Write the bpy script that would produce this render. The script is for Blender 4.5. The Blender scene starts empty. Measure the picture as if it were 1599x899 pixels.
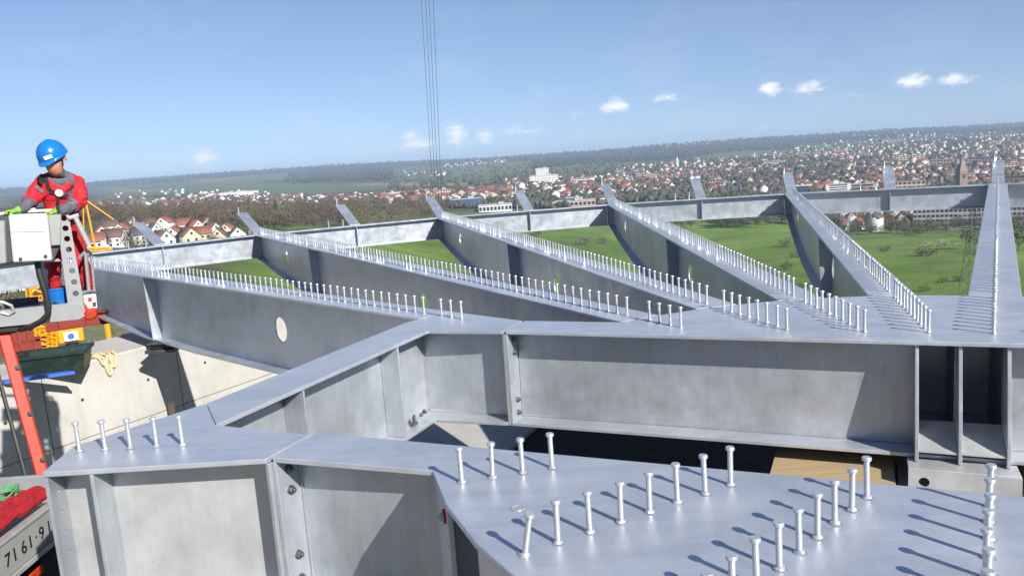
import bpy, bmesh, math, random
import numpy as np
from mathutils import Vector, Matrix
R = math.radians
rng = random.Random(7)
sc = bpy.context.scene
col = sc.collection

# ------------------------------------------------------------------ camera
FPX, PITCH, ROLL, CAMH = 1238.29, 0.157826, -0.0701304, 1.46852
fw = Vector((0, math.cos(PITCH), -math.sin(PITCH)))
r0 = Vector((1, 0, 0)); u0 = r0.cross(fw)
cr = math.cos(ROLL) * r0 + math.sin(ROLL) * u0
cu = -math.sin(ROLL) * r0 + math.cos(ROLL) * u0
camd = bpy.data.cameras.new('camera')
cam = bpy.data.objects.new('camera', camd); col.objects.link(cam)
cam.matrix_world = Matrix(((cr.x, cu.x, -fw.x, 0), (cr.y, cu.y, -fw.y, 0), (cr.z, cu.z, -fw.z, CAMH), (0, 0, 0, 1)))
camd.sensor_fit = 'HORIZONTAL'; camd.sensor_width = 36; camd.lens = FPX / 1599 * 36
camd.clip_start = 0.05; camd.clip_end = 60000
sc.camera = cam

def ray(x, y):                                  # a photo pixel gives a direction only
    d = fw + (x - 799.5) / FPX * cr - (y - 449.5) / FPX * cu
    return d.normalized()
def on_plane(x, y, z):                          # ... its distance from the level it touches
    d = ray(x, y); t = (z - CAMH) / d.z
    return Vector((0, 0, CAMH)) + t * d
def at_dist(x, y, D):
    d = ray(x, y); t = D / math.hypot(d.x, d.y)
    return Vector((0, 0, CAMH)) + t * d

# ------------------------------------------------------------------ light
SUN_EL, SUN_AZ = R(32.5), R(143.4)              # azimuth clockwise from +Y
sun_dir = Vector((math.sin(SUN_AZ) * math.cos(SUN_EL), math.cos(SUN_AZ) * math.cos(SUN_EL), math.sin(SUN_EL)))
sl = bpy.data.lights.new('sun', 'SUN'); sl.energy = 5.0; sl.angle = R(0.53); sl.color = (1.0, 0.945, 0.86)
so = bpy.data.objects.new('sun', sl); col.objects.link(so)
so.rotation_euler = sun_dir.to_track_quat('Z', 'Y').to_euler()
so.location = (30, -40, 60)

world = bpy.data.worlds.new('World'); sc.world = world; world.use_nodes = True
nt = world.node_tree; nt.nodes.clear()
N = nt.nodes.new; LK = nt.links.new
out = N('ShaderNodeOutputWorld'); bg = N('ShaderNodeBackground'); bg.inputs['Strength'].default_value = 0.088
sky = N('ShaderNodeTexSky'); sky.sky_type = 'NISHITA'; sky.sun_disc = False
sky.sun_elevation = SUN_EL; sky.sun_rotation = SUN_AZ
sky.altitude = 400; sky.air_density = 1.0; sky.dust_density = 0.0; sky.ozone_density = 4.0
tc = N('ShaderNodeTexCoord')
va = N('ShaderNodeVectorMath'); va.operation = 'ADD'; va.inputs[1].default_value = (0, 0, 0.085); LK(tc.outputs['Generated'], va.inputs[0])
vn = N('ShaderNodeVectorMath'); vn.operation = 'NORMALIZE'; LK(va.outputs[0], vn.inputs[0]); LK(vn.outputs[0], sky.inputs['Vector'])
def wm(op, a, b=None, c=None):
    n = N('ShaderNodeMath'); n.operation = op
    for i, x in enumerate((a, b, c)):
        if x is None: continue
        if isinstance(x, (int, float)): n.inputs[i].default_value = x
        else: LK(x, n.inputs[i])
    return n.outputs[0]
# clouds: small fair-weather heaps low in the sky, wisps between them
mp = N('ShaderNodeMapping'); mp.inputs['Scale'].default_value = (1, 1, 2.2); LK(tc.outputs['Generated'], mp.inputs['Vector'])
n1 = N('ShaderNodeTexNoise'); n1.inputs['Scale'].default_value = 62; n1.inputs['Detail'].default_value = 7; n1.inputs['Roughness'].default_value = 0.7
LK(mp.outputs[0], n1.inputs['Vector'])
n2 = N('ShaderNodeTexNoise'); n2.inputs['Scale'].default_value = 7; n2.inputs['Detail'].default_value = 6; n2.inputs['Roughness'].default_value = 0.65
LK(mp.outputs[0], n2.inputs['Vector'])
cloud = None
spots = [(960, 165, 20, 11, 1.0), (1040, 153, 24, 8, 0.62), (1203, 138, 15, 12, 0.95), (1264, 137, 22, 9, 0.85), (1426, 126, 22, 9, 0.95),
         (1495, 124, 24, 8, 0.85), (712, 210, 20, 17, 0.85), (650, 226, 36, 9, 0.72), (757, 212, 18, 13, 0.68), (815, 205, 36, 9, 0.5), (318, 248, 20, 14, 0.72), (640, 212, 16, 9, .55),
         (1190, 200, 22, 8, 0.35), (890, 184, 26, 8, 0.32), (1340, 150, 40, 7, 0.22)]
for (sx, sy, w, h, amp) in spots:
    c = ray(sx, sy)
    rt = c.cross(Vector((0, 0, 1))).normalized(); up = rt.cross(c).normalized()
    def dotn(vec, k):
        d = N('ShaderNodeVectorMath'); d.operation = 'DOT_PRODUCT'; LK(tc.outputs['Generated'], d.inputs[0]); d.inputs[1].default_value = vec
        return wm('MULTIPLY', d.outputs['Value'], k)
    w *= .72; h *= .78
    a = dotn(rt, FPX / w); b = dotn(up, FPX / h)
    b = wm('SUBTRACT', b, (up.dot(c)) * FPX / h)
    r2 = wm('ADD', wm('MULTIPLY', a, a), wm('MULTIPLY', b, b))
    r2 = wm('ADD', r2, wm('MULTIPLY', wm('LESS_THAN', dotn(c, 1.0), 0.0), 1e4))
    g = wm('MULTIPLY', wm('POWER', 2.718, wm('MULTIPLY', r2, -0.55)), amp)
    cloud = g if cloud is None else wm('MAXIMUM', cloud, g)
m = wm('ADD', wm('MULTIPLY', cloud, 1.5), wm('MULTIPLY', wm('SUBTRACT', n1.outputs[0], 0.5), 3.4))
mr = N('ShaderNodeMapRange'); mr.inputs['From Min'].default_value = 0.32; mr.inputs['From Max'].default_value = 1.5; LK(m, mr.inputs['Value'])
heap = wm('MULTIPLY', mr.outputs[0], wm('MINIMUM', wm('MULTIPLY', cloud, 2.6), 1.0))
mr2 = N('ShaderNodeMapRange'); mr2.inputs['From Min'].default_value = 0.50; mr2.inputs['From Max'].default_value = 0.95; mr2.inputs['To Max'].default_value = 0.16; LK(n2.outputs[0], mr2.inputs['Value'])
allc = wm('MINIMUM', wm('ADD', heap, mr2.outputs[0]), 0.95)
mix = N('ShaderNodeMix'); mix.data_type = 'RGBA'
tint = N('ShaderNodeMix'); tint.data_type = 'RGBA'; tint.blend_type = 'MULTIPLY'; tint.inputs['Factor'].default_value = 1.0
LK(sky.outputs[0], tint.inputs['A']); tint.inputs['B'].default_value = (1.12, 1.02, 1.0, 1)
LK(allc, mix.inputs['Factor']); LK(tint.outputs['Result'], mix.inputs['A']); mix.inputs['B'].default_value = (9.0, 8.9, 9.0, 1)
LK(mix.outputs['Result'], bg.inputs['Color']); LK(bg.outputs[0], out.inputs[0])

vs = sc.view_settings
sc.display_settings.display_device = 'sRGB'
vs.view_transform = 'Standard'; vs.look = 'None'; vs.exposure = 0.6; vs.gamma = 1.0; vs.use_curve_mapping = False
sc.render.engine = 'CYCLES'
sc.cycles.max_bounces = 6; sc.cycles.diffuse_bounces = 2; sc.cycles.glossy_bounces = 3; sc.cycles.volume_bounces = 0
sc.cycles.use_denoising = True
sc.cycles.caustics_reflective = False; sc.cycles.caustics_refractive = False
sc.cycles.use_adaptive_sampling = True
HAZE = 1.3e-4

# ------------------------------------------------------------------ helpers
MATS = {}
def rgb(r, g, b): return (r, g, b, 1)
def srgb(r, g, b):
    f = lambda c: (c / 255 / 12.92) if c / 255 <= 0.04045 else ((c / 255 + 0.055) / 1.055) ** 2.4
    return (f(r), f(g), f(b), 1)
class MN:                                        # small node helper for a material
    def __init__(s, name, rough=0.6, metal=0.0, spec=0.5):
        s.m = bpy.data.materials.new(name); s.m.use_nodes = True; s.t = s.m.node_tree
        s.b = s.t.nodes['Principled BSDF']; s.b.inputs['Roughness'].default_value = rough; s.b.inputs['Metallic'].default_value = metal
        s.b.inputs['Specular IOR Level'].default_value = spec
        MATS[name] = s.m
    def n(s, typ, **kw):
        x = s.t.nodes.new(typ)
        for k, v in kw.items():
            if k in x.inputs: x.inputs[k].default_value = v
            else: setattr(x, k, v)
        return x
    def l(s, a, b): s.t.links.new(a, b)
    def coord(s, kind='Object', scale=(1, 1, 1), rot=(0, 0, 0)):
        t = s.n('ShaderNodeTexCoord'); m = s.n('ShaderNodeMapping'); m.inputs['Scale'].default_value = scale; m.inputs['Rotation'].default_value = rot
        s.l(t.outputs[kind], m.inputs['Vector']); return m.outputs[0]
    def pos(s, scale=(1, 1, 1), rot=(0, 0, 0)):
        t = s.n('ShaderNodeNewGeometry'); m = s.n('ShaderNodeMapping'); m.inputs['Scale'].default_value = scale; m.inputs['Rotation'].default_value = rot
        s.l(t.outputs['Position'], m.inputs['Vector']); return m.outputs[0]
    def noise(s, vec, scale, detail=4, rough=0.55):
        n = s.n('ShaderNodeTexNoise'); n.inputs['Scale'].default_value = scale; n.inputs['Detail'].default_value = detail; n.inputs['Roughness'].default_value = rough
        s.l(vec, n.inputs['Vector']); return n.outputs[0]
    def ramp(s, fac, stops):
        r = s.n('ShaderNodeValToRGB'); e = r.color_ramp.elements
        while len(e) < len(stops): e.new(0.5)
        for i, (p, c) in enumerate(stops): e[i].position = p; e[i].color = c
        s.l(fac, r.inputs[0]); return r.outputs[0]
    def mix(s, fac, a, b, mode='MIX'):
        m = s.n('ShaderNodeMix', data_type='RGBA', blend_type=mode)
        for sock, x in (('Factor', fac), ('A', a), ('B', b)):
            if isinstance(x, (int, float)): m.inputs[sock].default_value = x
            elif isinstance(x, tuple): m.inputs[sock].default_value = x
            else: s.l(x, m.inputs[sock])
        return m.outputs['Result']
    def math(s, op, a, b=0.0):
        m = s.n('ShaderNodeMath', operation=op)
        for i, x in enumerate((a, b)):
            if isinstance(x, (int, float)): m.inputs[i].default_value = x
            else: s.l(x, m.inputs[i])
        return m.outputs[0]
    def color(s, c):
        if isinstance(c, tuple): s.b.inputs['Base Color'].default_value = c
        else: s.l(c, s.b.inputs['Base Color'])
    def bump(s, h, strength=0.2, dist=0.01):
        b = s.n('ShaderNodeBump'); b.inputs['Strength'].default_value = strength; b.inputs['Distance'].default_value = dist
        s.l(h, b.inputs['Height']); s.l(b.outputs[0], s.b.inputs['Normal'])
    def rough(s, c): s.l(c, s.b.inputs['Roughness'])

def plain(name, c, rough=0.6, metal=0.0, var=0.12, scale=6.0, bump=0.0, kind='Object', dirt=0.28):
    """a painted or cast surface with slight mottling"""
    m = MN(name, rough, metal); v = m.coord(kind)
    n = m.noise(v, scale, 5, 0.6)
    a = tuple(x * (1 - var) for x in c[:3]) + (1,); b = tuple(min(1, x * (1 + var)) for x in c[:3]) + (1,)
    c_ = m.ramp(n, [(0.3, a), (0.7, b)])
    dm = m.ramp(m.noise(v, scale * .55, 9, 0.74), [(0.55, (0, 0, 0, 1)), (0.72, (1, 1, 1, 1))])         # smudges and dust
    c_ = m.mix(m.math('MULTIPLY', dm, dirt), c_, rgb(.16, .14, .12))
    m.color(c_)
    if bump: m.bump(m.noise(v, scale * 4, 5, 0.6), bump, 0.01)
    return m.m

class MB:
    """collects shapes in world coordinates; build() links them as ONE mesh object"""
    def __init__(s): s.v = []; s.f = []; s.mi = []
    def add(s, vs, fs, mi=0):
        o = len(s.v); s.v += [tuple(p) for p in vs]; s.f += [tuple(i + o for i in f) for f in fs]; s.mi += [mi] * len(fs); return s
    def box(s, c, size, rz=0.0, mi=0, M=None):
        x, y, z = (a / 2 for a in size); M = M or (Matrix.Translation(Vector(c)) @ Matrix.Rotation(rz, 4, 'Z'))
        p = [M @ Vector(q) for q in ((-x, -y, -z), (x, -y, -z), (x, y, -z), (-x, y, -z), (-x, -y, z), (x, -y, z), (x, y, z), (-x, y, z))]
        return s.add(p, [(0, 3, 2, 1), (4, 5, 6, 7), (0, 1, 5, 4), (1, 2, 6, 5), (2, 3, 7, 6), (3, 0, 4, 7)], mi)
    def hexa(s, a, b, mi=0):                     # two quads a (bottom), b (top)
        return s.add(list(a) + list(b), [(3, 2, 1, 0), (4, 5, 6, 7), (0, 1, 5, 4), (1, 2, 6, 5), (2, 3, 7, 6), (3, 0, 4, 7)], mi)
    def prism(s, poly, z0, z1, mi=0):            # horizontal polygon (world xy), extruded upwards
        n = len(poly); p = [(q[0], q[1], z0) for q in poly] + [(q[0], q[1], z1) for q in poly]
        area = sum(poly[i][0] * poly[(i + 1) % n][1] - poly[(i + 1) % n][0] * poly[i][1] for i in range(n))
        bot = tuple(range(n)); top = tuple(range(n, 2 * n))
        sides = [(i, (i + 1) % n, n + (i + 1) % n, n + i) for i in range(n)]
        if area < 0: top = top[::-1]; sides = [t[::-1] for t in sides]
        else: bot = bot[::-1]
        return s.add(p, [bot, top] + sides, mi)
    def slab(s, poly, off, mi=0):                # any planar 3D polygon, given thickness vector
        n = len(poly); off = Vector(off); p = [Vector(q) for q in poly] + [Vector(q) + off for q in poly]
        return s.add(p, [tuple(range(n))[::-1], tuple(range(n, 2 * n))] + [(i, (i + 1) % n, n + (i + 1) % n, n + i) for i in range(n)], mi)
    def tube(s, a, b, ra, rb=None, n=8, mi=0, caps=True):
        a = Vector(a); b = Vector(b); rb = ra if rb is None else rb
        d = (b - a)
        if d.length < 1e-9: return s
        d.normalize(); x = d.orthogonal().normalized(); y = d.cross(x)
        p = []
        for c, r in ((a, ra), (b, rb)):
            for i in range(n):
                t = 2 * math.pi * i / n; p.append(c + r * (math.cos(t) * x + math.sin(t) * y))
        f = [(i, (i + 1) % n, n + (i + 1) % n, n + i) for i in range(n)]
        if caps: f += [tuple(range(n))[::-1], tuple(range(n, 2 * n))]
        return s.add(p, f, mi)
    def path(s, pts, r, n=8, mi=0):              # one swept tube through points
        pts = [Vector(p) for p in pts]; m = len(pts); rr = r if isinstance(r, (list, tuple)) else [r] * m
        o = len(s.v); x = None
        for i, p in enumerate(pts):
            d = (pts[min(i + 1, m - 1)] - pts[max(i - 1, 0)]).normalized()
            x = d.orthogonal().normalized() if x is None else (x - x.dot(d) * d).normalized()
            y = d.cross(x)
            for k in range(n):
                t = 2 * math.pi * k / n; s.v.append(tuple(p + rr[i] * (math.cos(t) * x + math.sin(t) * y)))
        for i in range(m - 1):
            for k in range(n):
                a = o + i * n + k; b = o + i * n + (k + 1) % n
                s.f.append((a, b, b + n, a + n)); s.mi.append(mi)
        s.f.append(tuple(range(o, o + n))[::-1]); s.f.append(tuple(range(o + (m - 1) * n, o + m * n))); s.mi += [mi, mi]
        return s
    def lathe(s, prof, n=12, base=(0, 0, 0), M=None, mi=0):   # prof [(r,z)...] round the z axis
        o = len(s.v); k = len(prof); M = M or Matrix.Translation(Vector(base))
        for (r, z) in prof:
            for i in range(n):
                t = 2 * math.pi * i / n; s.v.append(tuple(M @ Vector((r * math.cos(t), r * math.sin(t), z))))
        for j in range(k - 1):
            for i in range(n):
                a = o + j * n + i; b = o + j * n + (i + 1) % n
                s.f.append((a, b, b + n, a + n)); s.mi.append(mi)
        s.f.append(tuple(range(o, o + n))[::-1]); s.f.append(tuple(range(o + (k - 1) * n, o + k * n))); s.mi += [mi, mi]
        return s
    def mesh(s, name, mats, origin=(0, 0, 0), bevel=0.0, smooth=False, segs=1):
        me = bpy.data.meshes.new(name); o = Vector(origin)
        me.from_pydata([Vector(p) - o for p in s.v], [], s.f)
        for m in (mats if isinstance(mats, (list, tuple)) else [mats]): me.materials.append(MATS[m] if isinstance(m, str) else m)
        if any(s.mi): me.polygons.foreach_set('material_index', s.mi)
        if bevel:
            bm = bmesh.new(); bm.from_mesh(me)
            es = [e for e in bm.edges if len(e.link_faces) == 2 and e.calc_face_angle(0) > 0.5]
            bmesh.ops.bevel(bm, geom=es, offset=bevel, segments=segs, affect='EDGES', clamp_overlap=True, profile=0.5)
            bm.to_mesh(me); bm.free()
        if smooth:
            me.polygons.foreach_set('use_smooth', [True] * len(me.polygons))
            try: me.set_sharp_from_angle(angle=R(35))
            except Exception: pass
        me.update(); return me
    def build(s, name, mats, parent=None, **kw):
        org = wloc(parent) if parent is not None else kw.pop('origin', (0, 0, 0))
        me = s.mesh(name, mats, org, **kw)
        ob = bpy.data.objects.new(name, me); col.objects.link(ob)
        if parent is not None: ob.parent = parent
        else: ob.location = org
        return ob
def wloc(o):
    v = Vector((0, 0, 0))
    while o is not None: v += o.location; o = o.parent
    return v
def tag(o, label, cat, group=None, kind=None):
    o['label'] = label; o['category'] = cat
    if group: o['group'] = group
    if kind: o['kind'] = kind
    return o
def thing(name, loc, label, cat, group=None):
    o = bpy.data.objects.new(name, None); o.empty_display_size = 0.2; col.objects.link(o); o.location = loc
    return tag(o, label, cat, group)
def struct(o): o['kind'] = 'structure'; return o
def stuff(o, label=None, cat=None):
    o['kind'] = 'stuff'
    if label: o['label'] = label
    if cat: o['category'] = cat
    return o
def inst(me, name, parent, loc, rot=None):
    o = bpy.data.objects.new(name, me); col.objects.link(o); o.parent = parent
    o.location = Vector(loc) - wloc(parent)
    if rot: o.rotation_euler = rot
    return o
# ------------------------------------------------------------------ materials
def steel(name, base, metal=0.35, rough=0.5, rust=0.0, streak=1.0, band=None, var=0.16):
    """zinc-sprayed steel: cloudy tone, runs, scuffs, chalky bloom, a little rust"""
    m = MN(name, rough, metal); v = m.coord('Object'); vs_ = m.coord('Object', (3.5, 3.5, 0.45))
    n0 = m.noise(v, 0.9, 4, 0.55); n1 = m.noise(v, 4.2, 6, 0.65); n2 = m.noise(vs_, 5, 6, 0.65); n3 = m.noise(v, 70, 3, 0.6)
    t = m.math('ADD', m.math('ADD', m.math('MULTIPLY', n0, 0.42), m.math('MULTIPLY', n1, 0.28)), m.math('ADD', m.math('MULTIPLY', n2, 0.20 * streak), m.math('MULTIPLY', n3, 0.10 + 0.2 * (1 - streak))))
    d = tuple(x * (1 - var) for x in base[:3]) + (1,); h = tuple(min(1, x * (1 + var * .8)) for x in base[:3]) + (1,)
    c = m.ramp(t, [(0.36, d), (0.62, h)])
    sp = m.ramp(m.noise(v, 11, 9, 0.8), [(0.60, (0, 0, 0, 1)), (0.72, (1, 1, 1, 1))])            # chalky bloom
    c = m.mix(m.math('MULTIPLY', sp, 0.5), c, rgb(0.66, 0.67, 0.68))
    sc_ = m.ramp(m.noise(m.coord('Object', (30, 2.2, 2.2), (.3, .2, .9)), 3.0, 6, 0.7), [(0.66, (0, 0, 0, 1)), (0.71, (1, 1, 1, 1))])   # scuffs
    c = m.mix(m.math('MULTIPLY', sc_, 0.30), c, rgb(0.70, 0.71, 0.72))
    dk = m.ramp(m.noise(m.coord('Object', (1, 1, 1), (1, 2, 0)), 2.2, 8, 0.72), [(0.60, (0, 0, 0, 1)), (0.74, (1, 1, 1, 1))])         # boot dirt and oil
    c = m.mix(m.math('MULTIPLY', dk, 0.36), c, rgb(0.20, 0.20, 0.20))
    if band is not None:                        # rolling bands along the plate
        bn = m.noise(m.coord('Object', band, (0, 0, BANDROT)), 1.0, 5, 0.7)
        c = m.mix(1.0, c, m.ramp(bn, [(0.35, rgb(.93, .93, .94)), (0.65, rgb(1.05, 1.05, 1.05))]), 'MULTIPLY')
        st = m.ramp(m.noise(v, 1.7, 7, .75), [(0.62, (0, 0, 0, 1)), (0.70, (1, 1, 1, 1))]); c = m.mix(m.math('MULTIPLY', st, .30), c, rgb(.60, .55, .44))
    ft = m.ramp(m.noise(m.coord('Object', (1, 1, 1), (.4, .1, 2)), 16, 5, 0.75), [(0.66, (0, 0, 0, 1)), (0.70, (1, 1, 1, 1))])        # small flecks and spatter
    c = m.mix(m.math('MULTIPLY', ft, 0.35), c, rgb(0.30, 0.285, 0.26))
    if rust:
        rm = m.ramp(m.noise(v, 3.1, 8, 0.7), [(0.55, (0, 0, 0, 1)), (0.72, (1, 1, 1, 1))])
        c = m.mix(m.math('MULTIPLY', rm, rust), c, rgb(0.20, 0.13, 0.085))
    m.color(c)
    m.rough(m.ramp(n1, [(0.3, rgb(rough - .12, rough - .12, rough - .12)), (0.7, rgb(rough + .12, rough + .12, rough + .12))]))
    m.bump(m.math('ADD', n3, m.math('MULTIPLY', n0, 3.0)), 0.10, 0.004)
    return m.m
BANDROT = -R(155.7)
steel('zinc_steel', rgb(0.485, 0.522, 0.575), 0.6, 0.45, var=.24)
steel('zinc_plate', rgb(0.525, 0.558, 0.61), 0.5, 0.40, rust=0.07, streak=0.4, band=(1.0, 11, 1))
steel('zinc_bare', rgb(0.54, 0.55, 0.565), 0.45, 0.44, rust=0.12, var=.2)
steel('stud_steel', rgb(0.64, 0.66, 0.68), 0.6, 0.36, streak=0.2)
steel('stud_burn', rgb(0.36, 0.365, 0.38), 0.4, 0.6, streak=0.2, rust=.2)
steel('weld_bead', rgb(0.46, 0.47, 0.49), 0.6, 0.40, streak=0.2)
steel('bolt_steel', rgb(0.16, 0.16, 0.165), 0.7, 0.42, streak=0.2)
steel('galvanised', rgb(0.50, 0.50, 0.49), 0.45, 0.42)

m = MN('concrete', 0.85); v = m.pos()
c = m.ramp(m.noise(v, 0.9, 7, 0.62), [(0.28, rgb(0.36, 0.35, 0.33)), (0.5, rgb(0.46, 0.45, 0.43)), (0.75, rgb(0.54, 0.53, 0.51))])
stn = m.ramp(m.noise(m.pos((2.2, 2.2, 0.25)), 2.0, 6, 0.65), [(0.5, (0, 0, 0, 1)), (0.8, (1, 1, 1, 1))])
c = m.mix(m.math('MULTIPLY', stn, 0.35), c, rgb(0.27, 0.24, 0.20))
pit = m.ramp(m.noise(v, 38, 2, 0.5), [(0.26, (1, 1, 1, 1)), (0.31, (0, 0, 0, 1))])
c = m.mix(m.math('MULTIPLY', pit, 0.4), c, rgb(0.2, 0.19, 0.17)); m.color(c)
m.bump(m.noise(v, 26, 5, 0.6), 0.25, 0.01)
m = MN('plywood', 0.7); v = m.pos((0.6, 9, 3), (0, 0, R(24)))
m.color(m.ramp(m.noise(v, 3, 5, 0.6), [(0.3, rgb(0.34, 0.25, 0.14)), (0.7, rgb(0.46, 0.35, 0.20))]))
plain('slot_shade_black', rgb(0.014, 0.013, 0.012), 0.95, var=0.4)  # near-black, the slot's shade put into the colour
plain('boom_red', rgb(.42, .026, .004), 0.55, var=0.05, scale=3, dirt=.10)
plain('signal_red', srgb(196, 30, 26), 0.5, var=0.12)
plain('red_oxide', srgb(128, 44, 32), 0.6, var=0.2)
plain('crane_yellow', srgb(232, 158, 22), 0.45, var=0.08)
plain('bin_green', srgb(20, 42, 36), 0.45, var=0.2)
plain('plank_blue', srgb(58, 104, 190), 0.5, var=0.12)
plain('rope_beige', srgb(206, 190, 150), 0.9, var=0.15, scale=30, bump=0.3)
plain('rubber', rgb(0.014, 0.014, 0.016), 0.5, var=0.25)
plain('dark_grey', rgb(0.05, 0.052, 0.058), 0.5, var=0.2)
plain('panel_grey', srgb(150, 152, 152), 0.45, 0.1, var=0.08)
plain('box_white', srgb(205, 203, 196), 0.5, 0.1, var=0.06)
plain('basket_grey', srgb(158, 160, 160), 0.42, 0.35, var=0.08)
plain('helmet_blue', srgb(20, 110, 190), 0.28, var=0.05)
plain('bucket_blue', srgb(24, 110, 190), 0.35, var=0.06)
plain('white_paint', rgb(0.78, 0.78, 0.77), 0.5, var=0.05)
plain('print_black', rgb(0.012, 0.012, 0.014), 0.5, var=0.1)
# ------------------------------------------------------------------ the steel deck: one hub frame, radial beams every 15 degrees
HC = Vector((2.61279, 4.22137)); A1 = R(133.2218); AX = A1 - R(67.5)
UU = Vector((math.cos(AX), math.sin(AX))); VV = Vector((-math.sin(AX), math.cos(AX)))
def W(u, v, z=0.0): q = HC + u * UU + v * VV; return Vector((q.x, q.y, z))
def ang(k): return A1 - R(15) * k
def RP(k, r, off=0.0, z=0.0):                    # radial line k, radius r, offset to the left of the outward direction
    a = ang(k); return Vector((HC.x + r * math.cos(a) - off * math.sin(a), HC.y + r * math.sin(a) + off * math.cos(a), z))
TF = 0.03                                        # flange thickness
RO = 19.84
# studs -------------------------------------------------------------
stud_vars = []
for sv_ in range(4):                             # four castings: uneven weld collar, burnt ring on the plate
    sb = MB(); q_ = random.Random(sv_)
    sb.lathe([(0.0118, 0.006), (0.0118, 0.158), (0.0185, 0.1605), (0.0195, 0.164), (0.0195, 0.171), (0.0175, 0.175)], 12)
    o_ = len(sb.v); n_ = 14; prof_ = [(0.0185, 0.0), (0.0195, 0.004), (0.0155, 0.0095), (0.0122, 0.012)]
    wob = [[q_.uniform(.88, 1.16) for _ in range(n_)] for _ in prof_]
    for j_, (r_, z_) in enumerate(prof_):
        for i_ in range(n_):
            t_ = 2 * math.pi * i_ / n_; sb.v.append((r_ * wob[j_][i_] * math.cos(t_), r_ * wob[j_][i_] * math.sin(t_), z_ * (wob[j_][i_] if j_ else 1)))
    for j_ in range(len(prof_) - 1):
        for i_ in range(n_):
            a_ = o_ + j_ * n_ + i_; b_ = o_ + j_ * n_ + (i_ + 1) % n_; sb.f.append((a_, b_, b_ + n_, a_ + n_)); sb.mi.append(0)
    o_ = len(sb.v); sb.v.append((0, 0, .0012))
    for i_ in range(16):
        t_ = 2 * math.pi * i_ / 16; r_ = .027 * q_.uniform(.85, 1.2); sb.v.append((r_ * math.cos(t_), r_ * math.sin(t_), .0006))
    for i_ in range(16): sb.f.append((o_, o_ + 1 + i_, o_ + 1 + (i_ + 1) % 16)); sb.mi.append(1)
    stud_vars.append(sb.mesh('stud', ['stud_steel', 'stud_burn'], smooth=True))
stud_me = stud_vars[0]
sb = MB().lathe([(0.016, 0.0), (0.012, 0.01), (0.012, 0.158), (0.019, 0.161), (0.019, 0.175)], 6)
stud_far = sb.mesh('stud_far', 'stud_steel', smooth=True)
def studs(parent, k, r_a, r_b, step=0.15):
    n = int(round((r_b - r_a) / step)) + 1
    for i in range(n):
        r = r_a + i * (r_b - r_a) / max(1, n - 1)
        jit = RP(k, r, rng.uniform(-.003, .003))
        o = inst(rng.choice(stud_vars) if (jit.xy).length < 11 else stud_far, 'stud', parent, jit, (rng.gauss(0, .012), rng.gauss(0, .012), rng.uniform(0, 6)))
    return n
# bolts ----------------------------------------------------------------
def bolt_mesh(name, mat):
    b = MB().lathe([(0.026, 0), (0.026, 0.005), (0.0215, 0.0052)], 16)
    hexp = [(0.0205 * math.cos(i * math.pi / 3), 0.0205 * math.sin(i * math.pi / 3)) for i in range(6)]
    b.prism(hexp, 0.005, 0.024); b.lathe([(0.0115, 0.024), (0.0115, 0.034), (0.009, 0.036)], 10)
    return b.mesh(name, mat, smooth=True)
bolt_me = bolt_mesh('bolt', 'bolt_steel'); bolt_lt = bolt_mesh('bolt_light', 'galvanised')
def bolt(parent, p, axis, me=None):
    o = inst(me or bolt_me, 'bolt', parent, p); o.rotation_euler = Vector(axis).to_track_quat('Z', 'Y').to_euler(); return o

def web_plate(mb, P, span, top, bot, holes, th, nrm):
    """upright plate along P(s); top(s), bot(s) give its edges, holes = [(s, z, rad)] are cut right through"""
    nv = Vector(nrm) * th / 2; cuts = sorted(set(span)); hs = sorted(holes)
    def put(poly):                               # poly of (s,z)
        a = [P(s, z) for s, z in poly]; mb.slab([q - nv for q in a], nv * 2)
    edges = list(cuts)
    for (s, z, rd) in hs: edges += [s - rd * 1.3, s + rd * 1.3]
    edges = sorted(set(edges)); edges = [e for e in edges if not any(abs(e - s) < rd * 1.3 - 1e-6 for s, z, rd in hs)]
    for a, b in zip(edges[:-1], edges[1:]):
        h = [q for q in hs if a < q[0] < b]
        if not h: put([(a, bot(a)), (b, bot(b)), (b, top(b)), (a, top(a))]); continue
        s, z, rd = h[0]; n = 14
        up = [(s - rd * math.cos(math.pi * i / n), z + rd * math.sin(math.pi * i / n)) for i in range(n + 1)]
        dn = [(s - rd * math.cos(math.pi * i / n), z - rd * math.sin(math.pi * i / n)) for i in range(n + 1)]
        put([(a, z)] + up + [(b, z), (b, top(b)), (a, top(a))])
        put([(a, z), (a, bot(a)), (b, bot(b)), (b, z)] + dn[::-1])

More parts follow.
